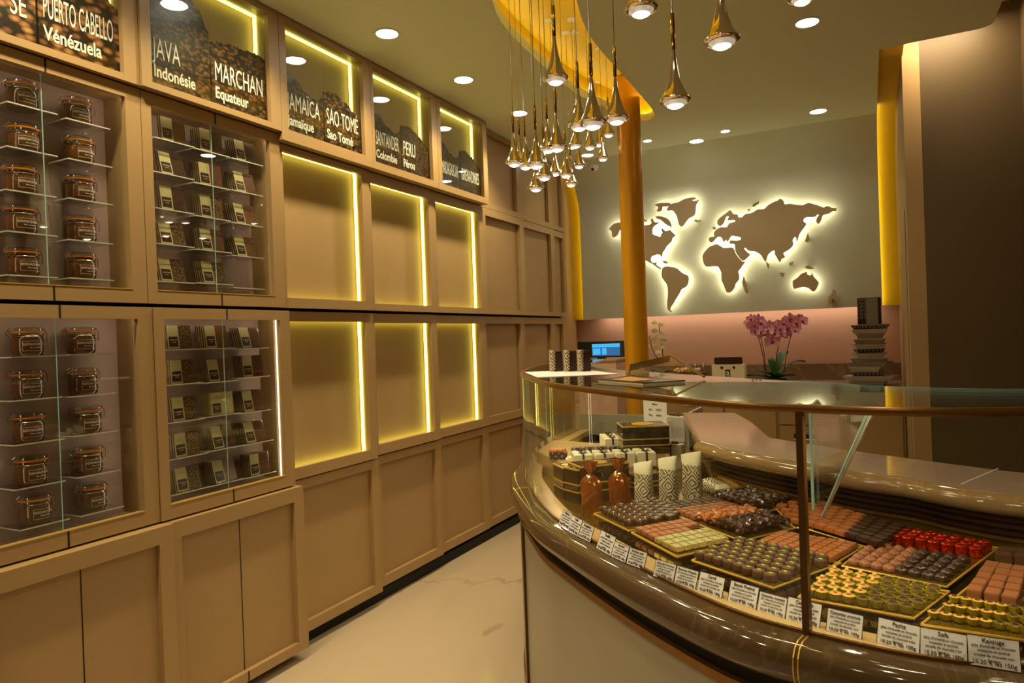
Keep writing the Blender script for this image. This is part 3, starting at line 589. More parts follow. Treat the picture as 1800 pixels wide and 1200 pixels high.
# ---------------------------------------------------------------- the curved display counter
ZG, ZL, ZD, ZS = 1.215, .81, .785, .812     # glass top, ledge, inner deck, card shelf
rim = [onz(x, y, ZG) for x, y in [(1800, 715), (1600, 716), (1415, 711), (1300, 706), (1200, 698), (1100, 688), (1000, 676), (960, 670), (930, 661), (918, 653.5), (935, 645), (964, 639)]]
rim = [Vector((.66, 1.66, 0)), Vector((.42, 1.44, 0))] + [Vector((p.x, p.y, 0)) for p in rim] + [Vector((-1.50, 3.72, 0))]
CP = resample(spl(rim, 12), 120)
d_in = 1 if (off(CP, .1)[40]-Vector((-.2, 1.9))).length < (off(CP, -.1)[40]-Vector((-.2, 1.9))).length else -1
def O(d): return off(CP, -d*d_in)       # positive = outwards, to the customer
inner = [(.66, 1.84)] + [(.269, 1.692), (.014, 1.77), (-.064, 1.843), (-.33, 2.06), (-.706, 2.42), (-.937, 2.655), (-1.12, 2.95), (-1.24, 3.25), (-1.34, 3.72)]
IT = resample(spl([(*p, 0) for p in inner], 10), 120)
wallp = [(.66, 1.86), (.298, 1.919), (.162, 1.985), (.081, 2.05), (-.052, 2.113), (-.207, 2.223), (-.394, 2.367), (-.536, 2.523)]
WP = spl([(*p, 0) for p in wallp], 6) + [Vector(p) for p in ((-.60, 2.73, 0), (-.70, 3.06, 0), (-.804, 3.394, 0))]
WPr = resample(WP, 120)
dc = thing('display_counter', 'curved chocolate display counter with brown marble ledge, brass rim and glass case', 'counter', (0, 0, 0))
def cb(name, m, A, B, z0, z1, smooth=True): return MB().strip(A, B, z0, z1).build(name, m, dc, smooth)
cb('front_panel', M['base'], O(.028), O(.0), .10, .682)
cb('bottom_trim', M['brass'], O(.034), O(.0), .05, .10)
cb('plinth', M['dark'], O(.0), O(-.03), .0, .05)
cb('brass_band', M['brass'], O(.036), O(.0), .682, .70)
cb('shadow_gap', M['dark'], O(.022), O(-.02), .70, .728)
prof = [(-.05, ZL), (.035, ZL), (.052, ZL-.006), (.062, ZL-.02), (.065, ZL-.038), (.062, ZL-.056), (.052, ZL-.07), (.035, ZL-.078), (-.05, ZL-.078)]
def sweep(profile, path, name, m, parent, smooth=True):
    vs = []; fs = []; rows = [off(path, -d*d_in) for d, z in profile]; n = len(path); K = len(profile)
    for i in range(n):
        for k in range(K): vs.append((rows[k][i].x, rows[k][i].y, profile[k][1]))
    for i in range(n-1):
        for k in range(K): q = (k+1) % K; fs.append((i*K+k, i*K+q, (i+1)*K+q, (i+1)*K+k))
    fs += [tuple(range(K)), tuple((n-1)*K+k for k in range(K-1, -1, -1))]
    return MB().add(vs, fs).build(name, m, parent, smooth)
sweep(prof, CP, 'ledge', M['ledge'], dc)
sweep([(-.004, ZL), (.004, ZL), (.004, ZL+.006), (-.004, ZL+.006)], CP, 'glass_channel', M['brass'], dc)
sweep([(-.003, ZL+.004), (.003, ZL+.004), (.003, ZG-.014), (-.003, ZG-.014)], CP, 'front_glass', M['case'], dc)
sweep([(-.005, ZG-.014), (.006, ZG-.014), (.008, ZG-.010), (.008, ZG-.004), (.005, ZG), (-.005, ZG)], CP, 'rim', M['bronze'], dc)
A, B = O(-.006), [Vector((p.x, p.y)) for p in IT]
cb('glass_top', M['case'], A, B, ZG-.010, ZG-.003)
b = MB(); b.strip(B, off(IT, -.0025), ZG-.0102, ZG-.0028); b.build('glass_top_edge', M['edge'], dc)
# ledge joints and glass posts
def at_px(x, lo=0, hi=80):     # index on the front curve seen at image column x
    best = min(range(lo, hi), key=lambda i: abs(colx(CP[i]) - x)); return best
def colx(p, z=ZG):
    d = Vector((p[0], p[1], z)) - CAMP; return 900 + FPX*d.dot(Rv)/d.dot(Fv)
for nm, px, wdt, top, m in (('post', 1419, .012, ZG-.012, M['post']),):
    i = at_px(px); p = CP[i]; t = (CP[i+1]-CP[i-1]).normalized(); T = Matrix.Translation((p.x, p.y, 0)) @ Matrix(((t.x, -t.y, 0, 0), (t.y, t.x, 0, 0), (0, 0, 1, 0), (0, 0, 0, 1)))
    MB().box(-wdt/2, wdt/2, -.008, .008, ZL, top, T).build(nm, m, dc)
jb = MB(); gb = MB(); pb = MB()
for px in (1400, 925):
    i = at_px(px, 0, 95); p = CP[i]; t = (CP[i+1]-CP[i-1]).normalized(); T = Matrix.Translation((p.x, p.y, 0)) @ Matrix(((t.x, -t.y, 0, 0), (t.y, t.x, 0, 0), (0, 0, 1, 0), (0, 0, 0, 1)))
    for dx in (-.004, .004):
        vs = [(dx-.0012, (-d*d_in)*1.0, z) for d, z in [(q[0]+(.0008 if q[0] > 0 else 0), q[1]+.0005) for q in prof[:7]]]; vs += [(dx+.0012, v[1], v[2]) for v in vs[:7]]
        jb.add(vs, [(k, k+1, k+8, k+7) for k in range(6)], T)
    pb.box(-.016, .016, -.037, .037, .05, .70, T)
jb.build('ledge_joint', M['foil'], dc); pb.build('brass_post', M['post'], dc)
# glass joints on the curve at the left and an inner glass fin behind the post
for k, px in enumerate((921, 928, 957)):
    i = min(range(50, 110), key=lambda i: abs(colx(CP[i]) - px) + (0 if (k != 2) else 0)); p = CP[i]
    MB().lathe([(.0025, ZL+.006), (.0025, ZG-.014)], 6, Matrix.Translation((p.x, p.y, 0))).build('glass_joint', M['edge'], dc)
# fin: a triangular glass support
f0 = onz(1424, 936, ZD+.02); i = at_px(1424); p = CP[i]
fa = Vector((p.x, p.y, ZG-.012)); inw = Vector((off(CP, .02*d_in)[i].x-p.x, off(CP, .02*d_in)[i].y-p.y, 0)).normalized()
q0 = fa+inw*.018; 
foot = onz(1428, 938, ZD+.015); top2 = onz(1533, 722, ZG-.02)
up = onz(1421, 715, ZG-.016)
def bar(name, a, c, w_, th, m, parent):
    a, c = Vector(a), Vector(c); d = (c-a).normalized(); s = d.cross(Vector((0, 0, 1))); s = s.normalized() if s.length > .05 else Vector((1, 0, 0)); n2 = d.cross(s)
    vs = [a+s*w_*i_+n2*th*j_ for i_, j_ in ((-1, -1), (1, -1), (1, 1), (-1, 1))] + [c+s*w_*i_+n2*th*j_ for i_, j_ in ((-1, -1), (1, -1), (1, 1), (-1, 1))]
    return MB().add(vs, [(0, 3, 2, 1), (4, 5, 6, 7), (0, 1, 5, 4), (1, 2, 6, 5), (2, 3, 7, 6), (3, 0, 4, 7)]).build(name, m, parent)
gd = onz(1431, 938, ZD+.004)
fin = thing('glass_divider', 'clear glass divider leg rising behind the bronze post', 'divider', (0, 0, 0))
tl = gd + Vector((0, 0, ZG-ZD-.03)); tr = Vector((top2.x, top2.y, ZG-.02))
MB().add([gd+Vector((0, 0, 0)), tl, tr, gd+Vector((.006, .003, 0)), tl+Vector((.006, .003, 0)), tr+Vector((.006, .003, 0))], [(0, 1, 2), (3, 5, 4), (0, 3, 4, 1), (1, 4, 5, 2), (2, 5, 3, 0)]).build('pane', M['glass'], fin)
bar('lit_edge', gd, tl, .0035, .003, M['edge'], fin); bar('lit_edge', gd+Vector((.004, .002, 0)), tr, .0016, .002, M['aedge'], fin); bar('green_edge', gd+Vector((.0, .002, 0)), tr-Vector((.006, 0, 0)), .0014, .002, M['edge'], fin)
# deck, inner wall, vents, staff worktop
cb('deck', M['deck'], O(-.062), [Vector((p.x, p.y)) for p in WPr], ZD-.02, ZD)
cb('card_shelf', M['shelf'], O(-.004), O(-.062), ZD-.02, ZS)
wi = [Vector((p.x, p.y)) for p in WPr]; wo = off(WPr, -.02); wo = wo if (wo[60]-Vector((-.2, 1.6))).length > (wi[60]-Vector((-.2, 1.6))).length else off(WPr, .02)
sgn = -1 if wo[60] == off(WPr, -.02)[60] else 1
def W(d): return off(WPr, sgn*d)
cb('inner_wall', M['deck'], W(.02), W(.035), .2, .842)
cb('vent_rail', M['brass'], W(.012), W(.03), .840, .847)
NF = next(i for i in range(len(WPr)) if WPr[i].y > 2.52 and WPr[i].x < -.45) + 1
def cf(name, m, A, B, z0, z1): return MB().strip(A[:NF], B[:NF], z0, z1).build(name, m, dc)
for k in range(3): cf('vent_slat', M['brown'], W(.014), W(.04), .853+k*.016, .861+k*.016)
cb('vent_back', M['dark'], W(.04), W(.05), .84, .93)
ZW = .956
rp = [(-.012*1 + .03*math.cos(a), ZW-.026+.026*math.sin(a)) for a in [PI/2+PI*k/10 for k in range(11)]]
vs = []; fs = []; K = 11; rows = [W(-.012-.03*math.cos(a)*-1) for a in [PI/2+PI*k/10 for k in range(11)]]
zz = [ZW-.026+.026*math.sin(a) for a in [PI/2+PI*k/10 for k in range(11)]]
n = NF
for i in range(n):
    for k in range(K): vs.append((rows[k][i].x, rows[k][i].y, zz[k]))
for i in range(n-1):
    for k in range(K): q = (k+1) % K; fs.append((i*K+k, i*K+q, (i+1)*K+q, (i+1)*K+k))
MB().add(vs, fs).build('worktop_roll', M['roll'], dc, True)
wt = [(.66, 2.08), (.30, 2.20), (.104, 2.322), (-.10, 2.46), (-.336, 2.655), (-.46, 3.08), (-.585, 3.42)]
WT = resample([Vector((*p, 0)) for p in wt], 120)
cb('worktop', M['work'], [Vector((p.x, p.y)) for p in WT], W(-.013), ZW-.03, ZW, False)
cb('staff_side_panel', M['paint'], [Vector((p.x, p.y)) for p in WT], off(WT, .02), .0, ZW-.03, False)
tag(MB().box(-.0015, .0015, 0, .26, 0, .0012, Matrix.Translation((*onz(1690, 851, ZW).xy, ZW)) @ Matrix.Rotation(-.42, 4, 'Z')).build('joint_strip', M['white']), 'pale joint strip across the staff worktop at right', 'joint')
# end piece closing the case at the far end
MB().box(-1.50, -.60, 3.725, 3.74, 0, .90).build('end_panel', M['base'], dc)
MB().strip([Vector((-1.49, 3.39)), Vector((-1.49, 3.72))], [Vector((-.80, 3.39)), Vector((-.80, 3.72))], ZD-.02, ZD).build('deck_end', M['deck'], dc)
MB().box(-.815, -.80, 3.40, 3.72, .2, .95).build('end_partition', M['base'], dc)
MB().strip(W(-.013)[NF-1:], W(-.024)[NF-1:], ZW-.022, ZW).build('worktop_edge', M['roll'], dc)
# case lighting under the rim
for i in (14, 24, 34, 44, 54, 64, 74, 86, 100):
    p = O(-.03)[i]; lamp('case_light', 'AREA', (p.x, p.y, ZG-.016), 1.1, (1, .85, .58), (.12, .012), rot=(0, 0, 0))
# ---------------------------------------------------------------- price cards
def card(x0, y0, x1, y1, title, lines, price, name_lbl, hpx):
    a, c = onz(x0, y0, ZS), onz(x1, y1, ZS); wd = (c-a).xy.length; h = min(wd*.66, .046)
    t = thing('price_card', name_lbl, 'price card', (a.x, a.y, ZS+.0005), math.atan2(c.y-a.y, c.x-a.x))
    T = Matrix.Rotation(math.radians(-22), 4, 'X')
    MB().box(0, wd, 0, .0012, 0, h, T).build('card', M['white'], t)
    e = MB(); e.box(-.0008, 0, -.0004, .0014, 0, h, T); e.box(wd, wd+.0008, -.0004, .0014, 0, h, T); e.box(0, wd, -.0004, .0014, h, h+.0008, T); e.build('card_edge', M['brown'], t)
    tx = MB(); s = h*.17
    for q, (txt, sz) in enumerate([(title, s*1.25)] + [(l, s*.72) for l in lines] + [(price, s*1.15)]):
        if not txt: continue
        vs, fs = textmesh(txt, .01, 'CENTER'); wmx = max(v[0] for v in vs)*2; k = min(sz/.01, wd*.86/max(wmx, 1e-4))
        z = h*(.80 - .155*q) if q < len(lines)+1 else h*.08
        tx.add([(v[0]*k+wd/2, -(v[2]*k)-.0006, v[1]*k+z) for v in vs], fs, T)
    tx.build('lettering', M['ink'], t)
LN = ['pâte d’amande au chocolat', 'noisettes et praliné', 'enrobé de chocolat noir', 'fondant']
CARDS = [(982, 921, 999, 931, 'Palet or'), (998, 932, 1015, 943, 'Truffe'), (1016, 943, 1037, 953, 'Nougatine'), (1048, 963, 1073, 977, 'Feuille'), (1074, 978, 1099, 989, 'Rocher'), (1101, 990, 1131, 1001, 'Rocher noir'),
 (1148, 1012, 1183, 1023, 'Amande Princesse'), (1185, 1024, 1222, 1036, 'Bouchée Pistache'), (1225, 1038, 1268, 1052, 'Carré'), (1279, 1056, 1328, 1071, 'Boule Praliné'), (1331, 1073, 1379, 1087, 'Caissette noisette'), (1381, 1088, 1440, 1104, 'Caissette'),
 (1452, 1108, 1514, 1124, 'Caissette amande'), (1541, 1130, 1615, 1149, 'Pacha'), (1618, 1150, 1700, 1166, 'Sofa'), (1703, 1167, 1795, 1182, 'Kalouga')]
for x0, y0, x1, y1, ti in CARDS:
    card(x0, y0, x1, y1, ti, LN, '10.20 € les 100g', 'white price card headed %s standing inside the front glass' % ti, 0)
# ---------------------------------------------------------------- chocolates
def cproto(name, builder):
    t = thing(name, 'x', 'chocolate'); builder(t); return Proto(t)
def b_round(t):
    MB().lathe([(.001, 0), (.0125, 0), (.0138, .003), (.0138, .012), (.0128, .0145), (.010, .0155), (.001, .0155)], 20).build('shell', CH['mid'], t, True)
    MB().sphere((.001, 0, .0158), .0042, 7, 5, sc=(1.4, .7, .5)).build('pistachio', CH['pist'], t)
def b_disc(t):
    MB().lathe([(.001, 0), (.0135, 0), (.0148, .003), (.0145, .010), (.0125, .0125), (.001, .0125)], 20).build('shell', CH['dark'], t, True)
    MB().sphere((.002, .001, .0128), .0028, 6, 4, sc=(1.2, .9, .5)).build('nut_chip', CH['nut'], t)
def b_sq(m, l=.024, w_=.019, h=.012):
    def f(t):
        MB().box(-l/2, l/2, -w_/2, w_/2, 0, h).build('shell', m, t, True, bevel=.0016)
    return f
def b_cup(top, nut):
    def f(t):
        n = 40; vs = []
        for z, r in ((0, .0105), (.017, .0150), (.0172, .0146), (.002, .0102)):
            for k in range(n): a = 2*PI*k/n; rr = r*(1 + (.045 if k % 2 else -.045)); vs.append((rr*math.cos(a), rr*math.sin(a), z))
        fs = [(i*n+k, i*n+(k+1) % n, (i+1)*n+(k+1) % n, (i+1)*n+k) for i in range(3) for k in range(n)] + [tuple(range(n-1, -1, -1))]
        MB().add(vs, fs).build('paper_cup', CH['cup'], t)
        MB().lathe([(.001, .003), (.0102, .003), (.0138, .0155), (.011, .0175), (.001, .0182)], 18).build('filling', top, t, True)
        if nut == 1: MB().sphere((0, 0, .0215), .0052, 10, 7).build('hazelnut', CH['nut'], t, True)
        if nut == 2:
            b = MB(); b.tube([(.006*math.cos(a), .0045*math.sin(a), .0185) for a in [2*PI*k/10*.85 for k in range(11)]], .0016, 6); b.build('swirl', CH['dark'], t, True)
    return f
def lump(r, seed, sx=1, sz=.8, amp=.3, sub=2):
    bm = bmesh.new(); bmesh.ops.create_icosphere(bm, subdivisions=sub, radius=r); rnd = random.Random(seed)
    for v in bm.verts: v.co *= 1 + rnd.uniform(-amp, amp)*.6; v.co.z = v.co.z*sz + r*sz
    vs = [tuple(v.co) for v in bm.verts]; fs = [tuple(v.index for v in f.verts) for f in bm.faces]; bm.free(); return vs, fs
def b_lump(m, seed):
    def f(t):
        vs, fs = lump(.0115, seed, amp=.42); MB().add(vs, fs).build('cluster', m, t)
    return f
def b_swirl(m):
    def f(t):
        vs = []; n = 20; rings = [(0, .0125, 0), (.005, .0135, .2), (.009, .0125, .6), (.012, .0095, 1.1), (.0145, .006, 1.8), (.0165, .002, 2.6)]
        for z, r, tw in rings:
            for k in range(n): a = 2*PI*k/n; rr = r*(1+.14*math.cos(5*a+tw*1.6)); vs.append((rr*math.cos(a), rr*math.sin(a), z))
        fs = [(i*n+k, i*n+(k+1) % n, (i+1)*n+(k+1) % n, (i+1)*n+k) for i in range(len(rings)-1) for k in range(n)] + [tuple(range(n-1, -1, -1)), tuple((len(rings)-1)*n+k for k in range(n))]
        MB().add(vs, fs).build('shell', m, t, True)
    return f
def b_foil(m, r=.013, h=.02):
    def f(t):
        n = 14; vs = []; rnd = random.Random(3)
        for z, q in ((0, .95), (h*.5, 1.0), (h*.92, .97), (h, .8)):
            for k in range(n): a = 2*PI*k/n; rr = r*q*(1+rnd.uniform(-.06, .06)); vs.append((rr*math.cos(a), rr*math.sin(a), z+rnd.uniform(-.0006, .0006)))
        fs = [(i*n+k, i*n+(k+1) % n, (i+1)*n+(k+1) % n, (i+1)*n+k) for i in range(3) for k in range(n)] + [tuple(range(n-1, -1, -1)), tuple(3*n+k for k in range(n))]
        MB().add(vs, fs).build('foil_wrapper', m, t)
    return f
P_ = dict(round=cproto('pistachio_chocolate', b_round), disc=cproto('round_chocolate', b_disc), sqm=cproto('square_chocolate', b_sq(CH['milk'])), sqc=cproto('square_chocolate', b_sq(CH['caramel'])), sqd=cproto('square_chocolate', b_sq(CH['dark'])),
 gold=cproto('wrapped_chocolate', b_sq(CH['foil'], .024, .021, .012)), caph=cproto('praline_cup', b_cup(CH['praline'], 1)), capd=cproto('praline_cup', b_cup(CH['mid'], 2)), capc=cproto('praline_cup', b_cup(CH['praline'], 2)),
 lm=cproto('nut_cluster', b_lump(CH['caramel'], 5)), ld=cproto('nut_cluster', b_lump(CH['dark'], 9)), swm=cproto('swirl_chocolate', b_swirl(CH['milk'])), swd=cproto('swirl_chocolate', b_swirl(CH['dark'])), red=cproto('foil_chocolate', b_foil(CH['red'])))
P_['big'] = cproto('square_chocolate', b_sq(CH['milk'], .030, .028, .02)); P_['bigd'] = cproto('square_chocolate', b_sq(CH['mid'], .030, .028, .02))
ZT = .845
def quad(c, z=ZT): return [onz(x, y, z) for x, y in c]
def bil(Q, u, v): return (Q[0]*(1-u)+Q[1]*u)*(1-v) + (Q[3]*(1-u)+Q[2]*u)*v
def tray(Q, label, lower=None):
    c = sum(Q, Vector())/4; t = thing('chocolate_tray', label, 'tray', (c.x, c.y, ZT-.0035))
    q = [((p-c)*1.0).xy for p in Q]
    MB().prism([(p.x, p.y) for p in q], 0, .002).build('tray_base', M['deck'], t)
    b = MB(); q2 = [(p.x, p.y, .004) for p in q]; b.tube(q2+[q2[0]], .0022, 6); b.build('rim_wire', M['foil'], t)
    MB().prism([(p.x*.96, p.y*.96) for p in q], -.0285, -.027).build('lower_tray', M['deck'], t)
    MB().prism([(p.x*.8, p.y*.8) for p in q], -(ZT-.0035-ZD), -.0285).build('riser', M['dark'], t)
    MB().prism([(p.x*.72, p.y*.72) for p in q], -.027, 0).build('upper_riser', M['dark'], t)
def lower(Q, n, key, lbl, side=0):
    A, B = (Q[0], Q[1]) if side == 0 else (Q[1], Q[2]); c = sum(Q, Vector())/4; ang = math.atan2((B-A).y, (B-A).x)
    for i in range(n):
        p = A.lerp(B, (i+.5)/n); p = c+(p-c)*.86; kk = key if isinstance(key, str) else key[0 if i < n/2 else 1]; ll = lbl if isinstance(lbl, str) else lbl[0 if i < n/2 else 1]
        q_ = SZ[kk]; w_ = q_[0] if isinstance(q_, tuple) else q_; o = P_[kk].put((p.x, p.y, ZT-.0305), (0, 0, ang), ll, ll.split(' in the ')[0]+'s below')
        k_ = max(.6, min(1.1, (B-A).length/n*.86/w_)); o.scale = (k_, k_, min(k_, 1))
SZ = dict(round=.0276, disc=.0296, caph=.031, capd=.031, capc=.031, lm=.022, ld=.022, swm=.027, swd=.027, red=.0262, sqm=(.024, .019), sqc=(.024, .019), sqd=(.024, .019), gold=(.024, .021), big=(.03, .028), bigd=(.03, .028))
def fill(Q, nu, nv, pick, jit=.001, z=ZT, stagger=0, rz=None, scale=1):
    du = ((Q[1]-Q[0]).length+(Q[2]-Q[3]).length)/2/nu; dv = ((Q[3]-Q[0]).length+(Q[2]-Q[1]).length)/2/nv
    ax = (Q[1]-Q[0]); ang = math.atan2(ax.y, ax.x)
    for j in range(nv):
        for i in range(nu):
            u = (i+.5+(.5*stagger if j % 2 else 0)-stagger*.25)/nu; v = (j+.5)/nv; k = pick(u, v, i, j)
            if not k: continue
            key, lbl, grp = k[:3]; dz = k[3] if len(k) > 3 else 0
            p = bil(Q, u, v); q_ = SZ[key]; sq = isinstance(q_, tuple)
            o = P_[key].put((p.x+random.uniform(-jit, jit), p.y+random.uniform(-jit, jit), z+dz), (0, 0, (ang if rz is None else rz)+random.uniform(-.12, .12)*(.3 if sq else 25 if key in ('lm', 'ld') else 1)), lbl, grp)
            if sq: o.scale = (max(.6, min(1.3, du/q_[0]*.94)), max(.6, min(1.3, dv/q_[1]*.94)), 1)
            else: k_ = max(.62, min(1.12, min(du, dv*(1.12 if stagger else 1))/q_*(1.0 if key[0] != 'l' else 1.15))); o.scale = (k_, k_, k_)
def G2(key, lbl, dz=0): return (key, lbl, lbl.split(' on the ')[0]+'s', dz)
# tray of dark discs
Q = quad([(1052, 899), (1106, 926), (1200, 910), (1152, 880)]); tray(quad([(1044, 903), (1106, 933), (1208, 914), (1153, 879)]), 'tray of dark round chocolates, nearest the copper bags')
fill(Q, 6, 7, lambda u, v, i, j: G2('disc', 'dark round chocolate with a nut chip on the tray nearest the copper bags'), .0015, stagger=1)
lower(quad([(1044, 903), (1106, 933), (1208, 914), (1153, 879)]), 6, 'disc', 'dark round chocolate in the lower tier nearest the copper bags'); lower(quad([(1044, 903), (1106, 933), (1208, 914), (1153, 879)]), 5, 'disc', 'dark round chocolate in the lower tier nearest the copper bags', 1)
# milk squares and gold wrapped
Q = quad([(1115, 934), (1189, 972), (1282, 953), (1208, 917)]); tray(quad([(1110, 936), (1191, 979), (1290, 956), (1209, 917)]), 'tray of milk squares and gold-wrapped chocolates behind the Rocher cards')
fill(Q, 6, 7, lambda u, v, i, j: G2('sqm', 'small milk chocolate square on the tray shared with gold-wrapped pieces') if u < .5 and not (v > .72 and u > .33) else (G2('gold', 'gold-wrapped square chocolate on the tray beside milk squares') if u > .5 else None), .001)
lower(quad([(1110, 936), (1191, 979), (1290, 956), (1209, 917)]), 6, ('sqm', 'gold'), ('milk square in the lower tier behind the Rocher cards', 'gold-wrapped square in the lower tier behind the Rocher cards'))
# pistachio topped
Qt = quad([(1216, 985), (1360, 1034), (1478, 990), (1300, 953)]); tray(Qt, 'tray of pistachio-topped round chocolates left of the bronze post')
Q = quad([(1222, 982), (1360, 1028), (1470, 988), (1302, 952)])
fill(Q, 8, 7, lambda u, v, i, j: G2('round', 'round chocolate with green pistachio chip on the tray left of the bronze post'), .0012, stagger=1, scale=.98)
lower(Qt, 8, 'round', 'round pistachio chocolate in the lower tier left of the bronze post'); lower(Qt, 6, 'round', 'round pistachio chocolate in the lower tier left of the bronze post', 1)
# cups
Qt = quad([(1403, 1050), (1607, 1087), (1669, 1040), (1462, 1003)]); tray(Qt, 'tray of lime-gold praline cups right of the bronze post')
Q = quad([(1408, 1049), (1606, 1083), (1664, 1041), (1464, 1006)])
fill(Q, 8, 5, lambda u, v, i, j: G2('caph', 'praline cup crowned with a hazelnut on the tray right of the bronze post') if i < 4 else G2('capd', 'praline cup with dark swirl top on the tray right of the bronze post'), .001, stagger=.6)
lower(Qt, 8, ('caph', 'capd'), ('hazelnut praline cup in the lower tier right of the bronze post', 'dark praline cup in the lower tier right of the bronze post')); lower(Qt, 5, 'capd', 'dark praline cup in the lower tier right of the bronze post', 1)
# right tray
Qt = quad([(1619, 1098), (1802, 1126), (1860, 1020), (1768, 980)]); tray(Qt, 'large tray at the right edge with cups and milk blocks')
Q = quad([(1624, 1091), (1796, 1119), (1826, 1076), (1680, 1050)])
fill(Q, 7, 3, lambda u, v, i, j: G2('capc', 'almond praline cup on the large tray at the right edge') if i < 5 else G2('capd', 'dark praline cup at the end of the right edge tray'), .001, stagger=.8)
Q = quad([(1696, 1054), (1790, 1072), (1806, 1012), (1735, 1000)])
fill(Q, 3, 5, lambda u, v, i, j: G2('big', 'thick milk chocolate block on the right edge tray'), .001)
Q = quad([(1795, 1078), (1850, 1090), (1860, 1040), (1808, 1025)])
fill(Q, 2, 3, lambda u, v, i, j: G2('bigd', 'thick plain chocolate block at the frame edge of the right tray'), .001)
Q = quad([(1745, 990), (1850, 1003), (1850, 985), (1760, 975)])
fill(Q, 3, 2, lambda u, v, i, j: G2('bigd', 'plain chocolate block at the back of the right edge tray'), .001)
lower(quad([(1619, 1098), (1802, 1126), (1860, 1020), (1768, 980)]), 7, 'capc', 'almond praline cup in the lower tier at the right edge')
# nuts tray
Qt = quad([(1146, 890), (1303, 951), (1400, 928), (1248, 876)]); tray(Qt, 'long tray of squares and nut clusters in the middle of the case')
Q = quad([(1156, 890), (1302, 945), (1392, 925), (1250, 878)])
def nutp(u, v, i, j):
    if u < .24: return G2('sqd', 'dark chocolate square on the left end of the long middle tray')
    if u < .5: return G2('sqm', 'milk chocolate square on the long middle tray')
    return G2('lm', 'milk chocolate nut cluster on the long middle tray', random.uniform(0, .012)) if u < .72 else G2('ld', 'dark chocolate nut cluster on the long middle tray', random.uniform(0, .012))
fill(Q, 14, 8, nutp, .002)
Q2 = quad([(1236, 915), (1300, 936), (1378, 920), (1310, 900)], ZT+.012)
fill(Q2, 5, 5, lambda u, v, i, j: (G2('lm', 'milk chocolate nut cluster on the long middle tray') if u < .45 else G2('ld', 'dark chocolate nut cluster on the long middle tray')), .003, z=ZT+.013)
lower(Qt, 9, ('sqd', 'sqm'), ('dark square in the lower tier of the long middle tray', 'milk square in the lower tier of the long middle tray')); lower(Qt, 6, 'ld', 'dark nut cluster in the lower tier of the long middle tray', 1)
# back dark clusters
Qt = quad([(1236, 879), (1322, 906), (1402, 886), (1318, 860)]); tray(Qt, 'tray of dark nut clusters against the back of the case')
Q = quad([(1244, 876), (1322, 900), (1396, 884), (1318, 862)])
fill(Q, 7, 6, lambda u, v, i, j: G2('ld', 'dark nut cluster on the tray against the back of the case', random.uniform(0, .004)), .002)
Q = quad([(1262, 877), (1322, 893), (1376, 882), (1318, 867)], ZT+.013)
fill(Q, 5, 4, lambda u, v, i, j: G2('ld', 'dark nut cluster on the tray against the back of the case'), .002, z=ZT+.013)
# slabs behind the post
Qt = quad([(1412, 928), (1546, 968), (1600, 932), (1440, 886)]); tray(Qt, 'tray of milk and dark slabs behind the bronze post')
Q = quad([(1418, 926), (1546, 964), (1594, 932), (1442, 888)])
fill(Q, 7, 6, lambda u, v, i, j: G2('sqc', 'caramel brown square stacked on the tray behind the bronze post') if i < 4 else G2('sqd', 'dark square stacked on the tray behind the bronze post'), .0006)
Q = quad([(1418, 926), (1546, 964), (1594, 932), (1442, 888)], ZT+.012)
fill(Q, 7, 6, lambda u, v, i, j: G2('sqc', 'caramel brown square stacked on the tray behind the bronze post') if i < 4 else G2('sqd', 'dark square stacked on the tray behind the bronze post'), .0006, z=ZT+.0125)
# small tray of orange squares left of the post
Q = quad([(1398, 924), (1426, 928), (1436, 890), (1352, 880)]); tray(quad([(1396, 927), (1428, 930), (1438, 887), (1348, 878)]), 'narrow tray of milk squares left of the bronze post')
fill(Q, 3, 5, lambda u, v, i, j: G2('sqc', 'milk brown square on the narrow tray left of the bronze post'), .0006)
# caramel squares, swirls and red foils
Qt = quad([(1318, 963), (1462, 995), (1516, 962), (1374, 938)]); tray(Qt, 'tray of flat caramel squares in front of the glass divider')
Q = quad([(1324, 961), (1462, 990), (1510, 962), (1374, 940)])
fill(Q, 8, 6, lambda u, v, i, j: G2('sqc', 'flat caramel chocolate square on the tray in front of the glass divider'), .0005)
Qt = quad([(1480, 995), (1664, 1032), (1755, 963), (1556, 935)]); tray(Qt, 'tray of swirl chocolates and red foils behind the praline cups')
Q = quad([(1486, 992), (1662, 1026), (1712, 985), (1532, 958)])
fill(Q, 8, 5, lambda u, v, i, j: G2('swm', 'milk swirl chocolate on the tray behind the praline cups') if i < 4 else G2('swd', 'dark swirl chocolate on the tray behind the praline cups'), .001)
Q = quad([(1560, 955), (1722, 982), (1748, 965), (1586, 938)])
fill(Q, 7, 3, lambda u, v, i, j: G2('red', 'red foil chocolate on the tray behind the swirls'), .001)
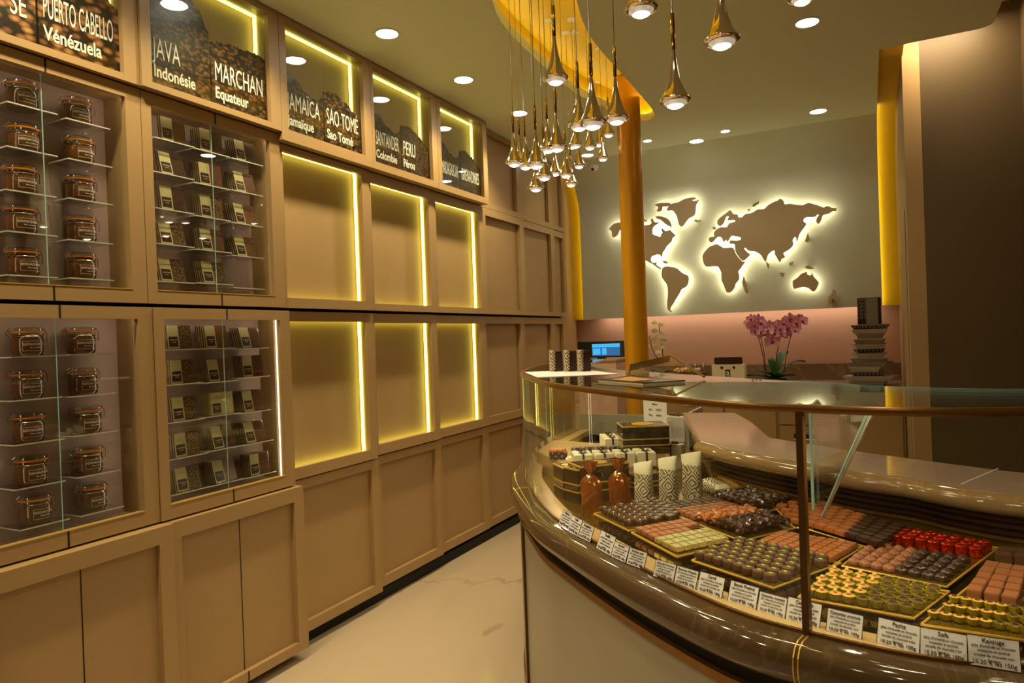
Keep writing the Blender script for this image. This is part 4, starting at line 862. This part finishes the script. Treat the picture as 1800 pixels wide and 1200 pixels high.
# ---------------------------------------------------------------- boxes and bags in the rounded end
def gbox(a_px, b_px, depth, h, z, label, stripes=2, medallion=True):
    a, c = onz(*a_px, z), onz(*b_px, z); wd = (c-a).xy.length; t = thing('gift_box', label, 'box', (a.x, a.y, z), math.atan2(c.y-a.y, c.x-a.x))
    MB().box(0, wd, 0, depth, 0, h).build('box_body', M['blackg'], t, bevel=.002)
    b = MB()
    for k in range(stripes+1):
        zz_ = h*(.30+.22*k) if k < stripes else h-.0045
        if k < stripes: b.box(-.0008, wd+.0008, -.0008, depth+.0008, zz_, zz_+.005)
        else:
            for q_ in ((-.0008, wd+.0008, -.0008, .004), (-.0008, wd+.0008, depth-.004, depth+.0008), (-.0008, .004, .004, depth-.004), (wd-.004, wd+.0008, .004, depth-.004)): b.box(*q_, zz_, zz_+.0052)
    b.build('gold_band', M['foil'], t)
    if medallion:
        MB().lathe([(.001, h), (min(wd, depth)*.3, h), (min(wd, depth)*.3, h+.0012), (.001, h+.0012)], 24, Matrix.Translation((wd/2, depth/2, 0))).build('medallion', M['foil'], t)
    return t
gbox((1022, 886), (1108, 876), .11, .125, ZD, 'wide black box with gold bands behind the two copper bags')
gbox((993, 879), (1018, 886), .075, .115, ZD, 'small black and gold box left of the wide one, second from left')
gbox((974, 868), (991, 878), .075, .11, ZD, 'small black and gold box furthest left in the glass case')
gbox((1112, 868), (1176, 862), .10, .07, ZD, 'low black and gold box under the tall dark one')
gbox((1096, 800), (1178, 797), .15, .115, .8605, 'large black box with two gold bands standing above the patterned pouches')
def cello(px, py, h, w_, label):
    p = onz(px, py, ZD); t = thing('cellophane_bag', label, 'bag', (p.x, p.y, ZD), .3)
    pr = [(.001, 0), (w_*.42, 0), (w_*.5, h*.04), (w_*.51, h*.3), (w_*.50, h*.56), (w_*.46, h*.63), (w_*.34, h*.70), (w_*.18, h*.75), (w_*.10, h*.775), (w_*.15, h*.81), (w_*.27, h*.90), (w_*.36, h)]
    n = 26; rnd = random.Random(px); vs = []
    for r, z in pr:
        for k in range(n):
            a = 2*PI*k/n; rr = r*(1+.16*math.sin(a*7+z*30)*(1 if z > h*.6 else .3)+rnd.uniform(-.05, .05)); vs.append((rr*math.cos(a), rr*.62*math.sin(a), z))
    fs = [(i*n+k, i*n+(k+1) % n, (i+1)*n+(k+1) % n, (i+1)*n+k) for i in range(len(pr)-1) for k in range(n)] + [tuple(range(n-1, -1, -1))]
    MB().add(vs, fs).build('bag_body', M['cello'], t, True)
    b = MB(); b.lathe([(w_*.12, h*.76), (w_*.15, h*.775), (w_*.12, h*.79)], 14); b.tube([(w_*.12, 0, h*.775), (w_*.5, -.01, h*.85), (w_*.62, -.02, h*.75)], .002, 5); b.build('ribbon_tie', M['brown'], t, True)
cello(1041, 905, .168, .064, 'copper cellophane bag tied at the neck, left one of the two')
cello(1090, 900, .172, .064, 'copper cellophane bag tied at the neck, right one of the two')
def ppouch(px, py, w_, h, label, rz, lying=False):
    p = onz(px, py, ZD); t = thing('patterned_pouch', label, 'pouch', (p.x, p.y, ZD), rz)
    n = 24; vs = []; K = 9
    for k in range(K):
        v = k/(K-1); z = h*v; th = w_*.36*(1-v)**.5*(1 if v < .75 else 1) + .004; ww = w_*.5*(1+.04*v+.22*max(0, v-.7)/.3)
        for q in range(n): a = 2*PI*q/n; vs.append((ww*math.copysign(abs(math.cos(a))**.6, math.cos(a)), th*math.copysign(abs(math.sin(a))**.8, math.sin(a)), z + (v > .8)*.25*ww*math.cos(a)))
    fs = [(i*n+k, i*n+(k+1) % n, (i+1)*n+(k+1) % n, (i+1)*n+k) for i in range(K-1) for k in range(n)] + [tuple(range(n-1, -1, -1)), tuple((K-1)*n+k for k in range(n))]
    low = [f for f in fs if max(vs[i][2] for i in f) <= h*.78]; hi = [f for f in fs if f not in low]
    T = Matrix.Rotation(math.radians(80), 4, 'X') @ Matrix.Translation((0, w_*.28, 0)) if lying else None
    if lying: T = Matrix.Translation((0, h/2, w_*.30)) @ Matrix.Rotation(math.radians(88), 4, 'X')
    MB().add(vs, low, T).build('printed_body', M['pat'], t, True); MB().add(vs, hi, T).build('folded_top', M['cream'], t, True)
ppouch(1133, 892, .062, .148, 'geometric print pouch, left one of three standing', -.35)
ppouch(1176, 884, .062, .152, 'geometric print pouch, middle one of three standing', -.35)
ppouch(1218, 878, .066, .158, 'geometric print pouch, right one of three standing', -.35)
ppouch(1262, 866, .062, .10, 'geometric print pouch lying on its side by the dark clusters', .9, True)
# back part of the case: cream boxes, ribbon boxes, small cubes
bx = thing('ribbon_box', 'x', 'box'); MB().box(-.034, .034, -.026, .026, 0, .05).build('box_body', M['cream'], bx, bevel=.002)
b = MB(); b.tube([(0, 0, .052), (-.012, .004, .062), (-.015, -.004, .056), (0, 0, .052), (.012, .004, .062), (.015, -.004, .056), (0, 0, .052)], .0022, 6); b.box(-.004, .004, -.0265, .0265, -.0, .0512); b.build('ribbon_bow', M['brown'], bx)
BP = Proto(bx)
def rowput(P, a, c, n, z, lbl, grp, rz, mrows=1, dy=(0, 0)):
    A_, B_ = onz(*a, z), onz(*c, z)
    for j in range(mrows):
        for i in range(n):
            p = A_.lerp(B_, i/max(1, n-1)) + Vector((dy[0]*j, dy[1]*j, 0)); P.put((p.x, p.y, z), (0, 0, rz), lbl, grp)
ra = onz(972, 872, ZD)+Vector((.045, .115, 0)); rb = onz(1120, 870, ZD)+Vector((.0, .13, 0)); ang = math.atan2(rb.y-ra.y, rb.x-ra.x); RL = (rb-ra).xy.length
t = thing('display_riser', 'cream raised step carrying the small boxes behind the black boxes', 'riser', (ra.x, ra.y, ZD), ang)
MB().prism([(0, 0), (RL, 0), (RL-.02, .55), (-.02, .75), (-.12, .45)], 0, .075).build('step', M['shelf'], t)
ZR2 = ZD+.0755
def rl(x, y): return (ra.x+x*math.cos(ang)-y*math.sin(ang), ra.y+x*math.sin(ang)+y*math.cos(ang), ZR2)
def rput(P, xs, ys, lbl, grp):
    for y in ys:
        for x in xs: P.put(rl(x, y), (0, 0, ang+random.uniform(-.04, .04)), lbl, grp)
rput(BP, [.03, .108, .186, .264], [.035, .095], 'cream ribboned box in the front rows behind the black boxes', 'cream ribboned boxes behind the black boxes')
rput(BP, [.20, .28, .36], [.40, .46, .52], 'cream ribboned box in the back rows under the price sign', 'cream ribboned boxes under the price sign')
cb_ = thing('printed_cube', 'x', 'box'); MB().box(-.022, .022, -.022, .022, 0, .044).build('box_body', M['patb'], cb_, bevel=.002); MB().box(-.0225, .0225, -.006, .006, .0, .0446).build('paper_band', M['grey'], cb_)
rput(Proto(cb_), [.03, .08, .13, .18], [.24], 'black dotted cube box in the row behind the cream packets', 'black dotted cube boxes')
wb = thing('wafer_packet', 'x', 'packet'); MB().box(-.02, .02, -.03, .03, 0, .018).build('packet_body', M['cream'], wb, bevel=.006)
rput(Proto(wb), [-.0, .05, .10, .15], [.17], 'rounded cream packet in the row in front of the dotted cubes', 'rounded cream packets')
t = thing('candied_fruit_tray', 'small tray of candied fruit beside the dotted cubes', 'tray', rl(-.045, .24), ang)
MB().box(-.035, .035, -.025, .025, 0, .03).build('tray_box', M['patb'], t)
b = MB()
for k in range(9): b.sphere((random.uniform(-.028, .028), random.uniform(-.018, .018), .032), .009, 8, 6)
o = b.build('candied_fruit', CH['fruit'], t, True); o['kind'] = 'stuff'
t = thing('nut_box', 'white box heaped with nuts near the staff worktop corner', 'box', tuple(onz(1192, 775, ZD+.0)), -.3)
MB().box(-.06, .06, -.035, .035, 0, .13).build('box_body', M['white'], t, bevel=.003)
b = MB()
for k in range(26): vs, fs = lump(.009, k, amp=.3, sub=1); b.add(vs, fs, Matrix.Translation((random.uniform(-.05, .05), random.uniform(-.027, .027), .127+random.uniform(0, .006))))
o = b.build('nuts', mat('mixed nuts', (96, 72, 30), .4, var=.6, vscale=60), t); o['kind'] = 'stuff'
t = thing('gift_carton', 'tall cream carton with red bow right of the large black box', 'box', tuple(onz(1192, 822, ZD)), -.3)
MB().box(-.026, .026, -.02, .02, 0, .10).build('carton_body', M['cream'], t, bevel=.003); MB().box(-.0262, -.016, -.0205, .0205, 0, .1002).build('dark_side', M['brown'], t)
b = MB(); [b.sphere((-.018+.014*k, 0, .104), .011, 8, 6, sc=(1, .8, .7)) for k in range(2)]; b.build('red_bow', mat('dark red ribbon', (92, 24, 12), .3), t, True)
t = thing('price_sign', 'upright white price sign inside the case in front of the gold column', 'sign', tuple(onz(1152, 742, .90)), -.35)
p0 = onz(1127, 745, .90); p1 = onz(1178, 745, .90); ws = (p1-p0).length
MB().box(-ws/2, ws/2, 0, .002, 0, ws*1.2).build('card', M['white'], t)
MB().box(-ws/2, ws/2, 0, .05, -.08, 0).build('sign_block', M['acry'], t)
tb_ = MB()
for q, (l, s) in enumerate((('Coffret assortiment', .012), ('chocolats maison', .010), ('Ballotins', .010), ('250 g       23.50 €', .011), ('500 g       46.00 €', .011))):
    vs, fs = textmesh(l, s, 'CENTER'); tb_.add([(v[0]*ws*8.5*.8, -v[2]-.001, v[1]*ws*9+ws*(1.02-.2*q)) for v in vs], fs)
tb_.build('lettering', M['ink'], t)
# little cream cards along the far left curve of the case
for k, (x, y) in enumerate([(965, 836), (985, 818), (1008, 803), (1035, 790), (1060, 778)]):
    i = 78+k*5; p = O(-.03)[i]; q = O(-.03)[i+3]; a = math.atan2(q.y-p.y, q.x-p.x)
    t = thing('price_card', 'cream card %s along the far side of the rounded glass end' % ['nearest the camera', 'second nearest', 'in the middle', 'second furthest', 'furthest'][k], 'price card', (p.x, p.y, ZS+.0005), a)
    MB().box(0, .075, 0, .0012, 0, .05, Matrix.Rotation(math.radians(-15), 4, 'X')).build('card', M['cream'], t)
# ---------------------------------------------------------------- on the glass top
def ponz(x, y): return onz(x, y, ZG-.0025)
pp = [ponz(916, 653), ponz(1000, 651.5), ponz(1092, 657.5), ponz(944, 663)]
pp = [ponz(922, 654), ponz(1035, 650.5), ponz(1088, 657.5), ponz(945, 663.5)]
b = MB().prism([(p.x, p.y) for p in pp], ZG-.0024, ZG-.0012); tag(b.build('paper_sheet', M['white']), 'white paper sheet lying on the glass top at the rounded end', 'paper')
q = [ponz(1052, 671), ponz(1130, 677), ponz(1204, 672), ponz(1112, 663)]
t = thing('brochure', 'dark glossy brochure lying on the glass top in front of the column', 'brochure', (0, 0, 0))
MB().prism([(p.x, p.y) for p in q], ZG-.0024, ZG+.003).build('pages', M['cream'], t)
cc_ = sum((p for p in q), Vector())/4; MB().prism([((p.x-cc_.x)*1.01+cc_.x, (p.y-cc_.y)*1.01+cc_.y) for p in q], ZG+.0031, ZG+.0045).build('cover', M['black'], t)
MB().prism([((p.x-cc_.x)*.5+cc_.x-.02, (p.y-cc_.y)*.6+cc_.y) for p in q], ZG+.0046, ZG+.0051).build('cover_picture', CH['praline'], t)
for k, (x, l) in enumerate(((972, 'left'), (997, 'middle'), (1021, 'right'))):
    p = ponz(x, 653); t = thing('gift_pack', 'gift pack with cream print and dark brown side on the glass top, %s of three' % l, 'box', (p.x, p.y, ZG-.0022), .48)
    hh = .083
    MB().lathe([(.001, 0), (.0135, 0), (.0135, hh), (.001, hh)], 20, Matrix.Diagonal((1, 1.6, 1, 1))).build('printed_roll', M['pat'], t, True)
    MB().box(.013, .037, -.018, .018, 0, hh-.004).build('dark_side', M['brown'], t, bevel=.002)
# raised glass flap with brass frame
A_ = onz(1106, 658, ZG+.004); B_ = ony(1108, 640, A_.y+.02); C_ = ony(1178, 624, A_.y+.02); D_ = onz(1238, 662, ZG+.004); C2 = ony(1180, 622.5, A_.y+.03)
t = thing('counter_flap', 'brass-framed glass flap tilted up on the counter in front of the column', 'flap', (0, 0, 0))
B2 = ony(1176, 636, A_.y+.02); A2 = ony(1106, 652, A_.y+.02)
MB().add([B_, C_, B2, A2] + [v+Vector((0, .006, 0)) for v in (B_, C_, B2, A2)], [(0, 1, 2, 3), (7, 6, 5, 4), (0, 4, 5, 1), (1, 5, 6, 2), (2, 6, 7, 3), (3, 7, 4, 0)]).build('profile', M['bronze'], t)
b = MB(); b.tube([C_, D_], .0035, 6); b.tube([B_, A_], .0025, 6); b.build('frame', M['bronze'], t)
MB().add([B_, C_, D_, A_], [(0, 1, 2, 3)]).build('glass_leaf', M['glass'], t)
# ---------------------------------------------------------------- back counter and what stands on it
ZB = .93; YB = 5.32
bc = thing('back_counter', 'low rear counter with drawers and stone top under the world map', 'counter', (0, 0, 0))
MB().box(-2.22, .195, YB+.02, 5.98, .0, ZB-.03).build('carcass', M['paint'], bc)
MB().box(-2.22, .197, YB, 5.99, ZB-.03, ZB).build('stone_top', M['work'], bc)
MB().box(-2.22, .197, 5.975, 5.995, ZB, ZB+.13).build('splashback', M['splash'], bc)
XD = [(-1.9, -1.45), (-1.44, -.99), (-.98, -.62), (-.60, -.27), (-.25, .18)]
for k, (a, c) in enumerate(XD):
    rows_ = [(.66, .885), (.42, .65), (.08, .41)] if k in (1, 3) else [(.08, .885)]
    for z0, z1 in rows_:
        o = MB().box(a+.004, c-.004, YB+.002, YB+.02, z0, z1).build('drawer' if len(rows_) > 1 else 'door', M['paint'], bc)
        cx = (a+c)/2; MB().box(cx-.07, cx+.07, YB-.004, YB+.003, z1-.09, z1-.055).build('handle', M['brown'], o); MB().box(cx-.07, cx+.07, YB-.007, YB+.003, z1-.097, z1-.089).build('handle_lip', M['white'], o)
# register and screen
p = ony(1066, 645, 5.0)
t = thing('cash_desk', 'beige cash desk box behind the column with a pale top', 'desk', (-1.86, 4.95, 0))
a = ony(1040, 632, 4.95); c = ony(1098, 632, 4.95)
MB().box(-.17, .17, 0, .3, 0, a.z-.015).build('cabinet', M['pink'], t); MB().box(-.18, .18, -.01, .31, a.z-.015, a.z).build('desk_top', M['paint'], t)
zt = a.z
t = thing('till_screen', 'till screen showing a blue page of pictures, behind the gift packs', 'screen', (-1.93, 5.08, zt))
x0, x1 = ony(1015, 600, 5.08).x+1.93, ony(1096, 600, 5.08).x+1.93; z0, z1 = 0.012, ony(1050, 600, 5.08).z-zt
MB().box(x0, x1, 0, .02, z0, z1).build('bezel', M['black'], t, bevel=.003)
b = MB(); b.box((x0+x1)/2-.03, (x0+x1)/2+.03, .005, .05, 0, z0+.02); b.build('stand', M['black'], t)
xa, xb = x0+(x1-x0)*.32, x0+(x1-x0)*.92
MB().box(xa, xb, -.001, .001, z1*.18, z1*.86).build('screen_page', M['screenp'], t)
MB().box(xa, xb, -.002, .0, z1*.66, z1*.86).build('page_banner', M['screen'], t); b = MB(); b.box(xa+.005, xa+(xb-xa)*.3, -.002, 0, z1*.24, z1*.6); b.box(xa+(xb-xa)*.36, xa+(xb-xa)*.52, -.002, 0, z1*.24, z1*.62)
b.build('page_picture', M['screen'], t)
# orchids
def flower(mb_p, mb_l, c, r, yaw, pit, rnd):
    T = Matrix.Translation(c) @ Matrix.Rotation(yaw, 4, 'Z') @ Matrix.Rotation(pit, 4, 'X')
    for k, (a, L_, w_) in enumerate(((90, 1, .6), (210, 1, .6), (330, 1, .6), (15, 1.0, .95), (165, 1.0, .95))):
        a = math.radians(a); ca, sa = math.cos(a), math.sin(a); vs = []
        for (u, v, d) in ((.05, 0, 0), (.35, .42*w_, -.04), (.8, .42*w_, .05), (1.0, 0, .12), (.8, -.42*w_, .05), (.35, -.42*w_, -.04), (.5, 0, -.08)):
            X, Z = u*L_*r, v*r; vs.append((X*ca-Z*sa, -d*r*1.0+.0005*k, X*sa+Z*ca))
        mb_p.add(vs, [(0, 1, 6), (1, 2, 6), (2, 3, 6), (3, 4, 6), (4, 5, 6), (5, 0, 6)], T)
    mb_l.sphere((0, -.1*r, -.12*r), r*.22, 6, 4, T)
def orchid(name, label, loc, stems, fr, pm, leaves, potr=.06, roundpot=False):
    t = thing(name, label, 'orchid', loc); rnd = random.Random(len(label))
    if roundpot: MB().lathe([(.001, 0), (.028, 0), (.04, .05), (.038, .09), (.001, .085)], 20).build('pot', M['pot'], t, True)
    else: MB().lathe([(.001, 0), (potr*1.2, 0), (potr*1.5, .03), (potr*1.3, .045), (.001, .05)], 24).build('pot', M['moss'], t, True)
    zb = .08 if roundpot else .04
    for pts, fl in stems:
        S = spl([Vector(q) for q in pts], 6); MB().tube(S, .0032, 6).build('stem', M['stem'], t, True)
        for (fx, fz, k) in fl:
            a, l = MB(), MB(); flower(a, l, (fx, pts[-1][1]+rnd.uniform(-.06, .02), fz), fr*k, rnd.uniform(-.7, .7), rnd.uniform(-.35, .35), rnd)
            o = a.build('flower', pm, t); l.build('lip', M['lip'] if not roundpot else M['petalw'], o, True)
    for (a, L_, w_, rise) in leaves:
        vs = []; K = 8; a = math.radians(a)
        for k in range(K+1):
            v = k/K; ww = w_*math.sin(PI*min(1, v*.92+.08))**.7; z = zb+rise*math.sin(PI*v*.62); r_ = L_*v
            for s_, dz in ((-1, .012), (0, 0), (1, .012)): vs.append((r_*math.cos(a)-s_*ww*math.sin(a), r_*math.sin(a)+s_*ww*math.cos(a), z+dz*abs(s_)))
        fs = [(3*k+j, 3*k+j+1, 3*k+j+4, 3*k+j+3) for k in range(K) for j in range(2)]
        vs2 = vs + [(x, y, z-.002) for x, y, z in vs]; m_ = len(vs)
        fs2 = fs + [tuple(i+m_ for i in f[::-1]) for f in fs] + [(3*k, 3*k+3, m_+3*k+3, m_+3*k) for k in range(K)] + [(3*k+2, m_+3*k+2, m_+3*k+5, 3*k+5) for k in range(K)]
        MB().add(vs2, fs2).build('leaf', M['leaf'], t, True)
YO = 5.55
def OX(x, y): p = ony(x, y, YO); return p.x, p.z
ox, oz = OX(1362, 668); oz = ZB
def rel(x, y): a, c = OX(x, y); return a-ox, c-ZB
def cl(cx, cy, rx, ry, n, seed, k0=.9):
    r = random.Random(seed); out = []
    for i in range(n):
        a = r.uniform(0, 2*PI); q = math.sqrt(r.random()); x, z = rel(cx+rx*q*math.cos(a), cy+ry*q*math.sin(a)); out.append((x, z, k0*r.uniform(.8, 1.15)))
    return out
def stem(*pts): return [(*(lambda q: (q[0], 0, q[1]))(rel(x, y)),) for x, y in pts]
orchid('potted_orchid', 'pink orchid with four flower stems on the rear counter', (ox, YO, ZB), [
 (stem((1346, 660), (1341, 625), (1334, 595), (1328, 570)), cl(1328, 572, 14, 16, 13, 1)), (stem((1347, 660), (1343, 620), (1338, 590), (1345, 562)), cl(1342, 574, 12, 14, 11, 2)+[(*rel(1344, 586), 1.2)]),
 (stem((1362, 660), (1365, 625), (1370, 600), (1376, 575)), cl(1374, 576, 12, 13, 10, 3)+[(*rel(1358, 600), 1.3), (*rel(1364, 585), 1.25)]), (stem((1378, 655), (1383, 620), (1390, 592), (1400, 565)), cl(1398, 570, 15, 15, 15, 4))],
 .052, M['petal'], [(190, .20, .026, .03), (160, .11, .022, .05), (15, .22, .06, .13), (50, .14, .04, .20), (-20, .16, .034, .03), (120, .10, .026, .15), (240, .12, .026, .05), (300, .14, .026, .04)])
ox = OX(1166, 655)[0]
orchid('potted_orchid', 'white orchid in a green pot just right of the gold column', (ox, YO, ZB+.0), [
 (stem((1166, 640), (1164, 610), (1160, 585), (1158, 568)), [(*rel(x, y), .75) for x, y in ((1154, 568), (1162, 572), (1150, 582), (1166, 588), (1150, 598), (1168, 600), (1158, 592), (1166, 610), (1160, 618), (1153, 605))]),
 (stem((1162, 640), (1146, 612), (1142, 590)), [(*rel(x, y), .6) for x, y in ((1140, 595), (1146, 600), (1140, 608))])], .036, M['petalw'], [(200, .09, .02, .03), (340, .09, .02, .03)], roundpot=True)
# basket of nuts, paper bag, book tower
p = ony(1212, 662, 5.5)
t = thing('candy_basket', 'wicker tray of pale sweets on the rear counter', 'basket', (p.x, 5.5, ZB))
MB().box(-.13, .13, -.06, .06, 0, .10).build('wicker_body', beanmat('wicker weave', 90, (60, 38, 16), (150, 104, 54)), t, bevel=.006)
b = MB()
for k in range(34): vs, fs = lump(.017, 50+k, amp=.25, sub=1); b.add(vs, fs, Matrix.Translation((random.uniform(-.105, .105), random.uniform(-.045, .045), .088+random.uniform(0, .03))))
o = b.build('sweets', mat('pale sweets', (222, 176, 120), .5, var=.3, vscale=30), t, True); o['kind'] = 'stuff'
MB().box(-.13, .13, .061, .064, .0, .17).build('back_glass', M['glass'], t)
a, c = ony(1253, 640, 5.5), ony(1310, 640, 5.5); wbag = c.x-a.x; zt_ = ony(1280, 640, 5.5).z-ZB
t = thing('shopping_bag', 'cream shopping bag printed with a letter B in a dark square', 'bag', ((a.x+c.x)/2, 5.5, ZB))
MB().box(-wbag/2, wbag/2, -.05, .05, 0, zt_).build('bag_body', M['cream'], t, bevel=.002)
MB().box(-.019, .017, -.0515, -.0495, zt_*.32, zt_*.76).build('printed_square', M['brown'], t)
vs, fs = textmesh('B', .07, 'CENTER', .001, .62); MB().add(vs, fs, Matrix.Translation((-.001, -.0522, zt_*.37)) @ FACE_NY).build('lettering', M['white'], t)
b = MB()
for s_ in (-1, 1): b.sphere((s_*.045, -.053, zt_-.022), .011, 8, 6, sc=(1, .5, 1)); 
b.build('handle_knot', M['brown'], t, True)
tag(MB().box((a.x+c.x)/2-.105, (a.x+c.x)/2+.10, 5.47, 5.53, ZB+zt_+.0005, ZB+zt_+.055).build('chocolate_carton', M['brown'], bevel=.006), 'dark red-brown carton lying on top of the cream shopping bag', 'box')
YK = 5.5
rnd = random.Random(4)
BK = [(1527, 672, 64, 12), (1530, 662, 90, 9), (1526, 654, 56, 11), (1524, 645, 54, 8), (1527, 637, 74, 10), (1529, 627, 66, 8), (1526, 619, 52, 10), (1527, 611, 50, 9), (1526, 603, 54, 10), (1529, 595, 50, 7), (1529, 588, 48, 8), (1529, 580, 58, 8), (1530, 574, 60, 8)]
z = ZB; top = ony(1530, 570, YK).z; hts = (top-ZB)/len(BK)
for k, (x, y, wpx, h) in enumerate(BK):
    c = ony(x, y, YK); Zc = (c-CAMP).dot(Fv); wd = wpx*Zc/FPX*.9
    t = thing('gift_tin', 'flat printed gift tin, %s in the leaning tower at right' % ['bottom', 'second from the bottom', 'third from the bottom', 'fourth from the bottom', 'fifth from the bottom', 'sixth from the bottom', 'middle', 'sixth from the top tin', 'fifth from the top tin', 'fourth from the top tin', 'third from the top tin', 'second from the top tin', 'topmost flat one'][k], 'tin', (c.x, YK, z), rnd.uniform(-.3, .3))
    m_ = [M['pat2'], M['grey'], M['patb'], M['grey'], M['pat2']][k % 5]
    MB().add([(-wd/2*.86, -.07, 0), (wd/2*.86, -.07, 0), (wd/2*.86, .07, 0), (-wd/2*.86, .07, 0), (-wd/2, -.08, hts*.82), (wd/2, -.08, hts*.82), (wd/2, .08, hts*.82), (-wd/2, .08, hts*.82)], [(0, 3, 2, 1), (4, 5, 6, 7), (0, 1, 5, 4), (1, 2, 6, 5), (2, 3, 7, 6), (3, 0, 4, 7)]).build('tin_body', m_, t)
    MB().box(-wd/2-.003, wd/2+.003, -.083, .083, hts*.82, hts*.98).build('lid', M['grey'] if k % 2 else M['pat2'], t)
    z += hts
a, c = ony(1508, 572, YK), ony(1550, 572, YK); h = ony(1530, 523, YK).z - z
t = thing('gift_tin', 'upright square gift tin standing on top of the tower', 'tin', ((a.x+c.x)/2, YK, z)); wd = c.x-a.x
MB().box(-wd/2, wd/2, -.035, .035, 0, h).build('tin_body', M['brown'], t, bevel=.002)
MB().box(-wd*.14, wd*.36, -.0365, -.034, h*.02, h*.98).build('printed_panel', M['pat2'], t); MB().box(-wd*.5, -wd*.16, -.0362, -.034, h*.2, h*.98).build('dotted_panel', M['patb'], t)
